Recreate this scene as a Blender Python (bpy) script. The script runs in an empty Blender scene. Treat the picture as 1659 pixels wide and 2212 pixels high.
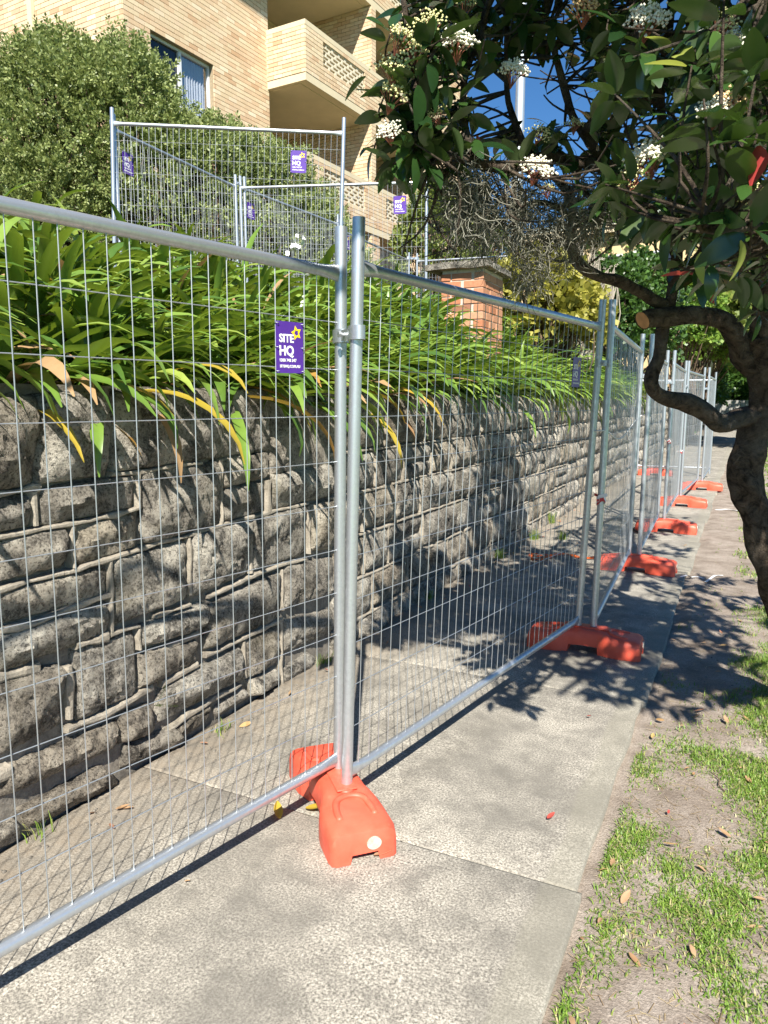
import bpy, bmesh, math, random
import numpy as np
from mathutils import Vector, Matrix, noise as mnoise, Euler
random.seed(7); rng = np.random.default_rng(7)
R = math.radians
scn = bpy.context.scene
col = scn.collection

# ------------------------------------------------------------------ camera, sky, sun, exposure
PITCH, YAW, F, EYE = R(8.54), R(26.11), 1585.0, 1.5      # F in pixels of a 1659 x 2212 view of the photograph
cam_d = bpy.data.cameras.new('camera'); cam = bpy.data.objects.new('camera', cam_d); col.objects.link(cam)
cam_d.sensor_fit = 'VERTICAL'; cam_d.sensor_height = 24.0; cam_d.lens = 24.0 * F / 2212.0
cam_d.clip_start = 0.05; cam_d.clip_end = 2000
cam.location = (0, 0, EYE); cam.rotation_euler = (R(90) - PITCH, 0, YAW)
scn.camera = cam
SUN_EL, SUN_AZ = R(44), R(152.6)                          # azimuth from +Y towards +X
world = bpy.data.worlds.new('World'); scn.world = world; world.use_nodes = True
wn = world.node_tree.nodes; wl = world.node_tree.links
sky = wn.new('ShaderNodeTexSky'); sky.sky_type = 'NISHITA'; sky.sun_disc = False
sky.sun_elevation = SUN_EL; sky.sun_rotation = SUN_AZ; sky.air_density = 1.0; sky.dust_density = 0.0; sky.ozone_density = 4.0; sky.altitude = 1500
hsv = wn.new('ShaderNodeHueSaturation'); hsv.inputs['Saturation'].default_value = 1.2; wl.new(sky.outputs[0], hsv.inputs['Color'])
wl.new(hsv.outputs[0], wn['Background'].inputs[0]); wn['Background'].inputs[1].default_value = 0.068
sun_d = bpy.data.lights.new('sun', 'SUN'); sun = bpy.data.objects.new('sun', sun_d); col.objects.link(sun)
sun_d.energy = 5.0; sun_d.angle = R(0.53); sun_d.color = (1.0, 0.95, 0.86)
SD = Vector((math.sin(SUN_AZ) * math.cos(SUN_EL), math.cos(SUN_AZ) * math.cos(SUN_EL), math.sin(SUN_EL)))
sun.rotation_euler = SD.to_track_quat('Z', 'Y').to_euler(); sun.location = (6, -10, 12)
scn.view_settings.view_transform = 'Standard'; scn.view_settings.look = 'None'
scn.view_settings.exposure = 1.15; scn.view_settings.gamma = 1.0
scn.cycles.max_bounces = 6; scn.cycles.diffuse_bounces = 3; scn.cycles.glossy_bounces = 3
scn.cycles.transmission_bounces = 4; scn.cycles.transparent_max_bounces = 6

# ------------------------------------------------------------------ pixels to places
HD = np.array([-math.sin(YAW), math.cos(YAW), 0.0]); RT = np.array([math.cos(YAW), math.sin(YAW), 0.0]); UZ = np.array([0, 0, 1.0])
FW = HD * math.cos(PITCH) - UZ * math.sin(PITCH); UP = HD * math.sin(PITCH) + UZ * math.cos(PITCH); CAM = np.array([0, 0, EYE])
def ray(x, y): return FW + RT * (x - 829.5) / F + UP * (1106 - y) / F
def at(x, y, d):                      # d metres ahead, measured level
    r = ray(x, y); return CAM + r * (d / (r @ HD))
def on_z(x, y, z=0.0):
    r = ray(x, y); return CAM + r * ((z - EYE) / r[2])
def on_x(x, y, X):
    r = ray(x, y); return CAM + r * (X / r[0])
def on_plane(x, y, P0, n):
    r = ray(x, y); return CAM + r * (((np.array(P0) - CAM) @ n) / (r @ n))

# ------------------------------------------------------------------ helpers
def tag(o, label=None, cat=None, group=None, kind=None):
    if label: o['label'] = label
    if cat: o['category'] = cat
    if group: o['group'] = group
    if kind: o['kind'] = kind
    return o
def obj(name, data, parent=None, mat=None, loc=None, rot=None, scale=None):
    o = bpy.data.objects.new(name, data); col.objects.link(o)
    if parent is not None: o.parent = parent
    if mat is not None and data is not None and not data.materials: data.materials.append(mat)
    if loc is not None: o.location = loc
    if rot is not None: o.rotation_euler = rot
    if scale is not None: o.scale = scale
    return o
def empty(name, loc, rz=0.0, label=None, cat=None, group=None):
    o = obj(name, None, loc=loc, rot=(0, 0, rz)); o.empty_display_size = 0.2
    return tag(o, label, cat, group)
class MB:
    def __init__(s): s.v = []; s.f = []; s.n = 0
    def add(s, v, f):
        v = np.asarray(v, dtype=float); s.v.append(v)
        for q in f: s.f.append(tuple(i + s.n for i in q))
        s.n += len(v)
    def addn(s, v, f):                 # f: int array of constant width
        s.v.append(np.asarray(v, dtype=float)); s.f.extend(map(tuple, (np.asarray(f) + s.n).tolist())); s.n += len(v)
    def box(s, c, d, rz=0.0):
        c = np.array(c, float); h = np.array(d, float) / 2
        v = np.array([[x, y, z] for x in (-1, 1) for y in (-1, 1) for z in (-1, 1)]) * h
        if rz: v = v @ np.array([[math.cos(rz), math.sin(rz), 0], [-math.sin(rz), math.cos(rz), 0], [0, 0, 1]])
        s.add(v + c, [(0, 1, 3, 2), (4, 6, 7, 5), (0, 4, 5, 1), (2, 3, 7, 6), (0, 2, 6, 4), (1, 5, 7, 3)])
    def tube(s, pts, rad, sides=8, cap=True, lump=0.0, sq=None):
        pts = [np.array(p, float) for p in pts]; n = len(pts)
        if not hasattr(rad, '__len__'): rad = [rad] * n
        up = np.array([0, 0, 1.0]); vs = []
        prev = None
        for i in range(n):
            t = pts[min(i + 1, n - 1)] - pts[max(i - 1, 0)]; t = t / (np.linalg.norm(t) + 1e-9)
            if prev is None:
                a = np.cross(t, up)
                if np.linalg.norm(a) < 1e-3: a = np.cross(t, np.array([0, 1.0, 0]))
            else: a = prev - t * (prev @ t)
            a = a / (np.linalg.norm(a) + 1e-9); prev = a; b = np.cross(a, t)
            for k in range(sides):
                th = 2 * math.pi * k / sides
                rr = rad[i]
                if lump: rr *= 1 + lump * mnoise.noise(Vector((pts[i] * 9 + np.array([math.cos(th), math.sin(th), 0]) * 1.3).tolist()))
                ka, kb = sq[i] if sq else (1, 1)
                vs.append(pts[i] + a * math.cos(th) * rr * ka + b * math.sin(th) * rr * kb)
        fs = [(i * sides + k, i * sides + (k + 1) % sides, (i + 1) * sides + (k + 1) % sides, (i + 1) * sides + k) for i in range(n - 1) for k in range(sides)]
        if cap: fs += [tuple(range(sides - 1, -1, -1)), tuple((n - 1) * sides + k for k in range(sides))]
        s.add(vs, fs)
    def mesh(s, name, mat=None, smooth=False):
        m = bpy.data.meshes.new(name)
        v = np.concatenate(s.v) if s.v else np.zeros((0, 3))
        m.from_pydata(v.tolist(), [], s.f)
        if smooth: m.shade_smooth()
        if mat is not None: m.materials.append(mat)
        m.update(); return m
    def build(s, name, mat, parent=None, smooth=False, **k):
        return obj(name, s.mesh(name, mat, smooth), parent, **k)
def bevel_mesh(m, w, seg=2):
    bm = bmesh.new(); bm.from_mesh(m)
    bmesh.ops.bevel(bm, geom=bm.edges[:], offset=w, segments=seg, affect='EDGES', profile=0.6)
    bm.to_mesh(m); bm.free(); m.update(); return m
def fbm(p, oct=4, lac=2.0, g=0.5):
    a, t = 1.0, 0.0; p = Vector(p)
    for _ in range(oct): t += a * mnoise.noise(p); p = p * lac; a *= g
    return t
def smooth_path(pts, k=4):
    P = [np.array(p, float) for p in pts]; out = []
    for i in range(len(P) - 1):
        p0, p1, p2, p3 = P[max(i - 1, 0)], P[i], P[i + 1], P[min(i + 2, len(P) - 1)]
        for j in range(k):
            t = j / k
            out.append(0.5 * (2 * p1 + (p2 - p0) * t + (2 * p0 - 5 * p1 + 4 * p2 - p3) * t * t + (3 * p1 - p0 - 3 * p2 + p3) * t ** 3))
    out.append(P[-1]); return out
def rotm(az, el, roll):
    return np.array(Matrix.Rotation(az, 3, 'Z') @ Matrix.Rotation(-el, 3, 'Y') @ Matrix.Rotation(roll, 3, 'X'))

# ------------------------------------------------------------------ materials
class NT:
    def __init__(s, name):
        s.m = bpy.data.materials.new(name); s.m.use_nodes = True; s.t = s.m.node_tree; s.p = s.t.nodes['Principled BSDF']; s.out = s.t.nodes['Material Output']
    def n(s, typ, **k):
        a = s.t.nodes.new('ShaderNode' + typ)
        for q, v in k.items(): setattr(a, q, v)
        return a
    def l(s, a, b): s.t.links.new(a, b)
    def coord(s, which='Object', scale=None):
        c = s.n('TexCoord'); o = c.outputs[which]
        if scale:
            mp = s.n('Mapping'); mp.inputs['Scale'].default_value = scale; s.l(o, mp.inputs[0]); o = mp.outputs[0]
        return o
    def pos(s): return s.n('NewGeometry').outputs['Position']
    def noise(s, vec, scale, detail=4, rough=0.55, dist=0.0):
        t = s.n('TexNoise'); t.inputs['Scale'].default_value = scale; t.inputs['Detail'].default_value = detail; t.inputs['Roughness'].default_value = rough; t.inputs['Distortion'].default_value = dist
        s.l(vec, t.inputs['Vector']); return t.outputs['Fac']
    def ramp(s, fac, stops, interp='LINEAR'):
        r = s.n('ValToRGB'); r.color_ramp.interpolation = interp; e = r.color_ramp.elements
        while len(e) < len(stops): e.new(0.5)
        for i, (p, c) in enumerate(stops):
            e[i].position = p; e[i].color = (*c, 1) if len(c) == 3 else c
        s.l(fac, r.inputs[0]); return r.outputs[0]
    def mix(s, fac, a, b, mode='MIX'):
        m = s.n('Mix'); m.data_type = 'RGBA'; m.blend_type = mode
        if isinstance(fac, (int, float)): m.inputs[0].default_value = fac
        else: s.l(fac, m.inputs[0])
        for q, i in ((a, 6), (b, 7)):
            if isinstance(q, tuple): m.inputs[i].default_value = (*q, 1) if len(q) == 3 else q
            else: s.l(q, m.inputs[i])
        return m.outputs[2]
    def math(s, op, a, b=0.0):
        m = s.n('Math'); m.operation = op
        for i, q in enumerate((a, b)):
            if isinstance(q, (int, float)): m.inputs[i].default_value = q
            else: s.l(q, m.inputs[i])
        return m.outputs[0]
    def base(s, c):
        if isinstance(c, tuple): s.p.inputs['Base Color'].default_value = (*c, 1)
        else: s.l(c, s.p.inputs['Base Color'])
    def set(s, rough=None, metal=None, spec=None):
        if rough is not None:
            if isinstance(rough, (int, float)): s.p.inputs['Roughness'].default_value = rough
            else: s.l(rough, s.p.inputs['Roughness'])
        if metal is not None: s.p.inputs['Metallic'].default_value = metal
        if spec is not None: s.p.inputs['Specular IOR Level'].default_value = spec
    def bump(s, h, strength=0.5, dist=0.01):
        b = s.n('Bump'); b.inputs['Strength'].default_value = strength; b.inputs['Distance'].default_value = dist
        s.l(h, b.inputs['Height']); s.l(b.outputs[0], s.p.inputs['Normal'])
    def translucent(s, color, fac):
        t = s.n('BsdfTranslucent'); mx = s.n('MixShader'); mx.inputs[0].default_value = fac
        if isinstance(color, tuple): t.inputs[0].default_value = (*color, 1)
        else: s.l(color, t.inputs[0])
        s.l(s.p.outputs[0], mx.inputs[1]); s.l(t.outputs[0], mx.inputs[2]); s.l(mx.outputs[0], s.out.inputs[0])

def m_plain(name, c, rough=0.6, metal=0.0, var=0.15, scale=8.0, spec=0.5):
    k = NT(name); v = k.noise(k.coord(), scale, 5, 0.6)
    k.base(k.ramp(v, [(0.3, tuple(x * (1 - var) for x in c)), (0.7, tuple(min(1, x * (1 + var)) for x in c))])); k.set(rough, metal, spec); return k.m

def m_galv(name, c, rough):
    k = NT(name); p = k.pos(); a = k.noise(p, 55, 4, 0.65); b = k.noise(p, 7, 3)
    k.base(k.mix(b, k.ramp(a, [(0.3, tuple(x * 0.72 for x in c)), (0.7, tuple(min(1, x * 1.15) for x in c))]), tuple(x * 0.85 for x in c)))
    k.set(k.ramp(a, [(0.2, (rough + 0.12,) * 3), (0.8, (rough - 0.06,) * 3)]), 0.78); return k.m
GALV = m_galv('galvanised_tube', (0.60, 0.63, 0.66), 0.36)
WIRE = m_galv('galvanised_wire', (0.52, 0.55, 0.57), 0.45)

def m_concrete():
    k = NT('exposed_concrete'); p = k.pos()
    g = k.noise(p, 130, 4, 0.8); big = k.noise(p, 1.7, 6, 0.62); mid = k.noise(p, 9, 5, 0.6)
    grain = k.ramp(g, [(0.37, (0.10, 0.09, 0.076)), (0.46, (0.26, 0.238, 0.20)), (0.54, (0.42, 0.388, 0.328)), (0.66, (0.66, 0.615, 0.52))])
    c = k.mix(k.ramp(big, [(0.40, (0.72,) * 3), (0.58, (0.0,) * 3)]), grain, (0.17, 0.158, 0.135))
    c = k.mix(k.ramp(mid, [(0.34, (0.55,) * 3), (0.56, (0.0,) * 3)]), c, (0.14, 0.13, 0.112))
    sx = k.n('SeparateXYZ'); k.l(p, sx.inputs[0])
    wob = k.math('ADD', sx.outputs[0], k.math('MULTIPLY', k.noise(p, 3.0, 4), 0.06))
    edge = k.ramp(k.math('ADD', wob, 0.5), [(0.035, (0,) * 3), (0.055, (1,) * 3)])            # trowelled, mossy margin along the verge
    c = k.mix(k.math('MULTIPLY', edge, 0.45), c, (0.24, 0.225, 0.175))
    gut = k.ramp(k.math('ADD', k.math('MULTIPLY', wob, -1.0), -1.0), [(0.62, (0,) * 3), (1.0, (0.75,) * 3)])   # soil washed against the wall foot
    c = k.mix(k.math('MULTIPLY', gut, k.ramp(mid, [(0.3, (0.2,) * 3), (0.7, (1,) * 3)])), c, (0.25, 0.20, 0.145))
    k.base(c); k.set(0.9, 0, 0.25); k.bump(k.math('ADD', g, k.math('MULTIPLY', mid, 0.6)), 0.55, 0.004); return k.m
CONC = m_concrete()
def m_soil():
    k = NT('sandy_soil'); p = k.pos(); a = k.noise(p, 4, 8, 0.65); b = k.noise(p, 120, 4, 0.7)
    c = k.ramp(a, [(0.3, (0.20, 0.16, 0.125)), (0.5, (0.34, 0.285, 0.235)), (0.7, (0.46, 0.40, 0.34))])
    k.base(k.mix(k.ramp(b, [(0.4, (0.5,) * 3), (0.62, (0,) * 3)]), c, (0.11, 0.085, 0.065))); k.set(0.95, 0, 0.15)
    k.bump(k.math('ADD', b, k.math('MULTIPLY', a, 2.0)), 0.7, 0.012); return k.m
SOIL = m_soil()
BEDSOIL = m_plain('garden_bed_soil', (0.055, 0.04, 0.028), 0.95, 0, 0.5, 20, 0.1)
LAWN = m_plain('distant_lawn', (0.085, 0.17, 0.03), 0.9, 0, 0.4, 3.0, 0.2)
def m_stone():
    k = NT('rock_faced_sandstone'); p = k.pos(); oi = k.n('ObjectInfo')
    a = k.noise(p, 7.0, 8, 0.72, 0.4); b = k.noise(p, 85, 8, 0.8); cc = k.noise(p, 2.6, 5, 0.6); d = k.noise(p, 210, 3, 0.7)
    c = k.ramp(a, [(0.35, (0.065, 0.06, 0.053)), (0.43, (0.25, 0.228, 0.192)), (0.51, (0.47, 0.43, 0.36)), (0.60, (0.72, 0.67, 0.565))])
    c = k.mix(k.ramp(b, [(0.42, (0.85,) * 3), (0.475, (0,) * 3)]), c, (0.06, 0.056, 0.048))
    c = k.mix(k.ramp(b, [(0.53, (0,) * 3), (0.60, (0.75,) * 3)]), c, (0.60, 0.56, 0.48))
    c = k.mix(k.ramp(cc, [(0.55, (0,) * 3), (0.72, (0.55,) * 3)]), c, (0.115, 0.098, 0.045))       # moss
    c = k.mix(k.ramp(k.math('FRACT', k.math('MULTIPLY', oi.outputs['Random'], 7.3)), [(0.0, (0.0,) * 3), (1.0, (0.8,) * 3)]), c, k.mix(1.0, c, (0.55, 0.53, 0.52), 'MULTIPLY'))
    c = k.mix(k.ramp(k.math('FRACT', k.math('MULTIPLY', oi.outputs['Random'], 13.7)), [(0.5, (0.0,) * 3), (1.0, (0.5,) * 3)]), c, k.mix(1.0, c, (1.08, 0.97, 0.82), 'MULTIPLY'))
    k.base(c); k.set(0.93, 0, 0.2); k.bump(k.math('ADD', b, k.math('MULTIPLY', d, 0.6)), 1.0, 0.022); return k.m
STONE = m_stone()
def m_mortar(name, lo, hi):
    k = NT(name); p = k.pos(); a = k.noise(p, 14, 6, 0.65); b = k.noise(p, 110, 4, 0.7)
    k.base(k.mix(k.ramp(b, [(0.35, (0.4,) * 3), (0.6, (0,) * 3)]), k.ramp(a, [(0.3, lo), (0.7, hi)]), tuple(x * 0.5 for x in lo))); k.set(0.93, 0, 0.2); k.bump(k.math('ADD', b, a), 0.7, 0.006); return k.m
MORTAR = m_mortar('wall_mortar', (0.13, 0.115, 0.095), (0.30, 0.27, 0.225))
POINTING = m_mortar('raised_pointing', (0.24, 0.21, 0.165), (0.42, 0.375, 0.305))

BRICK_STOPS = [(0.0, (0.62, 0.48, 0.31)), (0.22, (0.69, 0.56, 0.38)), (0.42, (0.60, 0.45, 0.29)), (0.6, (0.62, 0.44, 0.28)), (0.74, (0.68, 0.54, 0.37)), (0.86, (0.53, 0.34, 0.20)), (1.0, (0.74, 0.63, 0.46))]
def m_brick(name, island, stops, mott=0.14):
    k = NT(name); src = k.n('NewGeometry').outputs['Random Per Island'] if island else k.n('ObjectInfo').outputs['Random']
    p = k.pos(); a = k.noise(p, 30, 5, 0.65)
    c = k.ramp(src, stops); k.base(k.mix(k.ramp(a, [(0.3, (mott * 2,) * 3), (0.65, (0,) * 3)]), c, k.mix(1.0, c, (0.6, 0.52, 0.45), 'MULTIPLY'))); k.set(0.85, 0, 0.25); k.bump(a, 0.25, 0.003); return k.m
BRICK_O = m_brick('cream_brick', False, BRICK_STOPS); BRICK_I = m_brick('cream_brick_field', True, BRICK_STOPS)
RED_STOPS = [(0, (0.50, 0.22, 0.12)), (0.3, (0.57, 0.30, 0.18)), (0.55, (0.46, 0.19, 0.10)), (0.8, (0.60, 0.36, 0.23)), (1.0, (0.30, 0.13, 0.08))]
RED_O = m_brick('orange_brick', False, RED_STOPS, 0.3)
BMORTAR = m_plain('brick_mortar', (0.30, 0.235, 0.15), 0.9, 0, 0.2, 30)
PAINT = m_plain('cream_painted_concrete', (0.62, 0.52, 0.35), 0.7, 0, 0.06, 3)
SCREENM = m_plain('breeze_block', (0.62, 0.54, 0.40), 0.8, 0, 0.08, 12)
FARBRICK = m_plain('far_brick_wall', (0.58, 0.44, 0.24), 0.85, 0, 0.08, 6)
DARKGLASS = NT('dark_glass'); DARKGLASS.base((0.02, 0.024, 0.03)); DARKGLASS.set(0.08, 0, 0.6); DARKGLASS = DARKGLASS.m
CURTAIN = m_plain('pale_curtain', (0.45, 0.50, 0.58), 0.8, 0, 0.08, 10)
ALU = m_plain('white_window_frame', (0.62, 0.64, 0.66), 0.4, 0.0, 0.05)
ROOFM = m_plain('dark_roof', (0.05, 0.05, 0.055), 0.7, 0, 0.2, 9); EAVE = m_plain('brown_eave', (0.34, 0.25, 0.14), 0.6, 0, 0.1)
STEELPOLE = m_galv('grey_steel_pole', (0.52, 0.57, 0.62), 0.5)

def m_leaf(name, stops, trans, tfac, rough=0.45, src='island', back=None, spec=0.5, mottle=None):
    k = NT(name); r = k.n('NewGeometry').outputs['Random Per Island'] if src == 'island' else k.n('ObjectInfo').outputs['Random']
    c = k.ramp(r, stops)
    v = k.noise(k.coord(), 9 if src == 'island' else 22, 3); c = k.mix(k.ramp(v, [(0.35, (0.35,) * 3), (0.65, (0,) * 3)]), c, k.mix(1.0, c, (0.6, 0.62, 0.5), 'MULTIPLY'))
    if back is not None: c = k.mix(k.n('NewGeometry').outputs['Backfacing'], c, back)
    k.base(c); k.set(rough, 0, spec); k.translucent(trans, tfac); return k.m
AGA = m_leaf('strap_leaf', [(0, (0.065, 0.135, 0.025)), (0.4, (0.125, 0.22, 0.035)), (0.75, (0.20, 0.31, 0.055)), (1, (0.31, 0.39, 0.08))], (0.28, 0.38, 0.03), 0.22, 0.31, 'object')
AGA_I = m_leaf('strap_leaf_mass', [(0, (0.065, 0.135, 0.025)), (0.4, (0.125, 0.22, 0.035)), (0.75, (0.20, 0.31, 0.055)), (1, (0.31, 0.39, 0.08))], (0.28, 0.38, 0.03), 0.22, 0.36)
AGA_Y = m_leaf('yellowed_strap_leaf', [(0, (0.42, 0.33, 0.04)), (0.5, (0.55, 0.38, 0.05)), (1, (0.40, 0.20, 0.06))], (0.5, 0.35, 0.05), 0.3, 0.5, 'object')
AGA_D = m_leaf('dead_strap_leaf', [(0, (0.30, 0.17, 0.08)), (1, (0.42, 0.27, 0.13))], (0.35, 0.2, 0.08), 0.2, 0.8, 'object')
TLEAF = m_leaf('glossy_tree_leaf', [(0, (0.011, 0.030, 0.009)), (0.5, (0.020, 0.050, 0.013)), (0.85, (0.034, 0.078, 0.017)), (1, (0.07, 0.13, 0.025))], (0.10, 0.19, 0.02), 0.10, 0.24, 'object', (0.06, 0.095, 0.032))
TLEAF_I = m_leaf('glossy_tree_leaf_mass', [(0, (0.011, 0.030, 0.009)), (0.5, (0.020, 0.050, 0.013)), (0.85, (0.034, 0.078, 0.017)), (1, (0.07, 0.13, 0.025))], (0.10, 0.19, 0.02), 0.10, 0.24, 'island', (0.06, 0.095, 0.032))
TLEAF_P = m_leaf('pale_tree_leaf', [(0, (0.30, 0.36, 0.07)), (1, (0.38, 0.42, 0.10))], (0.45, 0.5, 0.08), 0.35, 0.4, 'object')
TLEAF_R = m_leaf('red_tree_leaf', [(0, (0.45, 0.05, 0.05)), (1, (0.50, 0.12, 0.09))], (0.5, 0.08, 0.05), 0.3, 0.35, 'object')
SHRUB_A = m_leaf('fine_shrub_leaf', [(0, (0.12, 0.165, 0.05)), (0.5, (0.21, 0.26, 0.08)), (1, (0.36, 0.40, 0.15))], (0.3, 0.36, 0.1), 0.28, 0.5)
SHRUB_B = m_leaf('olive_shrub_leaf', [(0, (0.09, 0.13, 0.025)), (0.5, (0.16, 0.21, 0.04)), (1, (0.27, 0.30, 0.07))], (0.2, 0.28, 0.04), 0.25, 0.5)
SHRUB_Y = m_leaf('yellow_green_shrub_leaf', [(0, (0.20, 0.20, 0.03)), (0.5, (0.32, 0.30, 0.05)), (1, (0.42, 0.38, 0.09))], (0.4, 0.38, 0.05), 0.3, 0.45)
HEDGE_D = m_leaf('dark_hedge_leaf', [(0, (0.025, 0.06, 0.012)), (0.6, (0.05, 0.11, 0.02)), (1, (0.10, 0.19, 0.035))], (0.1, 0.2, 0.02), 0.2, 0.4)
HEDGE_L = m_leaf('bright_hedge_leaf', [(0, (0.06, 0.13, 0.015)), (0.5, (0.13, 0.23, 0.03)), (1, (0.24, 0.34, 0.06))], (0.25, 0.36, 0.04), 0.28, 0.4)
GREYTWIG = m_plain('grey_twig', (0.30, 0.265, 0.21), 0.9, 0, 0.3, 20); BROWNTWIG = m_plain('brown_twig', (0.13, 0.085, 0.055), 0.9, 0, 0.3, 20)
MOSSM = m_leaf('hanging_moss', [(0, (0.13, 0.125, 0.095)), (0.6, (0.22, 0.21, 0.165)), (1, (0.34, 0.33, 0.27))], (0.2, 0.2, 0.15), 0.15, 0.8)
GRASSM = m_leaf('grass_blade', [(0, (0.08, 0.16, 0.022)), (0.45, (0.155, 0.27, 0.035)), (0.8, (0.25, 0.36, 0.06)), (0.92, (0.40, 0.37, 0.14)), (1, (0.48, 0.41, 0.22))], (0.28, 0.4, 0.04), 0.25, 0.5)
LITTER = m_leaf('dry_fallen_leaf', [(0, (0.36, 0.20, 0.10)), (0.4, (0.45, 0.30, 0.17)), (0.7, (0.33, 0.14, 0.09)), (1, (0.52, 0.36, 0.14))], (0.4, 0.22, 0.1), 0.15, 0.7, 'object')
def m_bark():
    k = NT('tree_bark'); p = k.pos(); a = k.noise(p, 22, 7, 0.7, 0.6); b = k.noise(p, 90, 5, 0.7); g = k.noise(p, 5, 4)
    c = k.ramp(a, [(0.36, (0.028, 0.02, 0.014)), (0.48, (0.10, 0.074, 0.052)), (0.68, (0.20, 0.155, 0.112))])
    c = k.mix(k.ramp(g, [(0.5, (0,) * 3), (0.75, (0.55,) * 3)]), c, (0.21, 0.195, 0.165))
    k.base(c); k.set(0.9, 0, 0.2); k.bump(k.math('ADD', k.math('MULTIPLY', a, 1.6), b), 1.0, 0.03); return k.m
BARK = m_bark(); CUTWOOD = m_plain('cut_wood', (0.50, 0.26, 0.11), 0.8, 0, 0.2, 30)
PETAL_W = m_plain('white_blossom', (0.80, 0.77, 0.62), 0.6, 0, 0.08, 60); PETAL_Y = m_plain('cream_bud', (0.62, 0.58, 0.26), 0.6, 0, 0.15, 60); PETAL_T = m_plain('withered_blossom', (0.58, 0.40, 0.20), 0.8, 0, 0.2, 60)
STALK = m_plain('red_stalk', (0.30, 0.10, 0.06), 0.6, 0, 0.2)
def m_plastic():
    k = NT('orange_plastic'); p = k.pos(); a = k.noise(p, 12, 5, 0.6); b = k.noise(p, 90, 4)
    c = k.ramp(a, [(0.3, (0.66, 0.085, 0.045)), (0.7, (0.78, 0.13, 0.075))])
    dirt = k.ramp(k.noise(p, 26, 6, 0.7), [(0.60, (0,) * 3), (0.78, (0.7,) * 3)])   # scuffs
    k.base(k.mix(dirt, c, (0.36, 0.20, 0.12))); k.set(k.ramp(b, [(0.3, (0.52,) * 3), (0.7, (0.40,) * 3)]), 0, 0.4); k.bump(b, 0.08, 0.002)
    return k.m
ORANGE = m_plastic()
PURPLE = m_plain('purple_sign', (0.075, 0.022, 0.26), 0.4, 0, 0.08); WHITE = m_plain('white_print', (0.82, 0.82, 0.80), 0.5, 0, 0.03); YELLOW = m_plain('yellow_print', (0.85, 0.60, 0.01), 0.5, 0, 0.03)
STICKER = m_plain('grey_cap', (0.45, 0.44, 0.36), 0.6, 0, 0.3, 60); TAPE_O = m_plain('orange_tape', (0.75, 0.15, 0.03), 0.5, 0, 0.15); TAPE_R = m_plain('red_print', (0.5, 0.03, 0.03), 0.5)
BLACKHOSE = m_plain('black_hose', (0.02, 0.02, 0.02), 0.5)

# ================================================================== SETTING
# ground sheet out to the horizon, verge, pavement slabs, raised garden
def sheet(name, xs, ys, zf, mat, kind='structure', parent=None):
    v = [(x, y, zf(x, y)) for y in ys for x in xs]; nx = len(xs)
    f = [(j * nx + i, j * nx + i + 1, (j + 1) * nx + i + 1, (j + 1) * nx + i) for j in range(len(ys) - 1) for i in range(nx - 1)]
    m = MB(); m.add(v, f); o = m.build(name, mat, parent, True)
    if kind: o['kind'] = kind
    return o
sheet('ground', [-400, -30, 30, 400], [-400, -30, 60, 600], lambda x, y: -0.12, LAWN)
def verge_z(x, y):
    z = -0.022 + 0.014 * fbm((x * 1.6, y * 1.6, 3.1), 4) + 0.01 * mnoise.noise(Vector((x * 9, y * 9, 0)))
    e = max(0, min(1, (x + 0.36) / 0.05)); z = z * e + (-0.034) * (1 - e)
    return z + 0.05 * max(0, min(1, (x - 0.1) / 2.5))
vx = [-0.40] + [-0.345 + i * 0.045 for i in range(30)] + [1.05 + i * 0.35 for i in range(8)]
vy = [0.4 + i * 0.05 for i in range(110)] + [6 + i * 0.35 for i in range(100)]
sheet('verge', vx, vy, verge_z, SOIL)
sheet('path_bed', [-2.3, -0.36], [-4, 60], lambda x, y: -0.07, BEDSOIL)
path = tag(empty('pavement', (-1.25, 2.0, 0.0)), kind='structure')
joints = [-3.2, -1.2, 0.53, 2.13, 3.74, 5.35, 6.95, 8.5, 10.1, 11.7, 13.3, 15, 17, 19, 21, 23, 25, 28, 31, 34, 38, 42, 50]
for i in range(len(joints) - 1):
    y0, y1 = joints[i] + 0.002, joints[i + 1] - 0.002; x0, x1 = -2.16, -0.362 - (0.02 if i % 2 else 0)
    dz = random.uniform(-0.0012, 0.0012)
    nx, ny = 16, max(4, int((y1 - y0) / 0.12)); v = []; f = []
    for j in range(ny + 1):
        for k in range(nx + 1):
            tx = 0 if k == 0 else 1 if k == nx else 0.006 + 0.988 * (k - 1) / (nx - 2); ty = 0 if j == 0 else 1 if j == ny else 0.007 + 0.986 * (j - 1) / (ny - 2)
            x = x0 + (x1 - x0) * tx; y = y0 + (y1 - y0) * ty
            e = 0.012 * fbm((0, y * 3.5, 2.2), 3) if k == nx else 0
            d = min((k), (nx - k), j, ny - j)
            v.append((x + e, y, dz + 0.003 * mnoise.noise(Vector((x * 2, y * 2, 0))) - (0.004 if d == 0 else 0)))
    n0 = len(v)
    for j in range(ny):
        for k in range(nx): a = j * (nx + 1) + k; f.append((a, a + 1, a + nx + 2, a + nx + 1))
    rim = list(range(nx + 1)) + [(j + 1) * (nx + 1) - 1 for j in range(1, ny + 1)] + [ny * (nx + 1) + k for k in range(nx - 1, -1, -1)] + [j * (nx + 1) for j in range(ny - 1, 0, -1)]
    for q in rim: v.append((v[q][0], v[q][1], -0.1))
    L = len(rim)
    for q in range(L): f.append((rim[(q + 1) % L], rim[q], n0 + q, n0 + (q + 1) % L))
    m = MB(); m.add(np.array(v) - np.array([-1.25, 2.0, 0]), f); m.build('slab', CONC, path, True)
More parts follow.
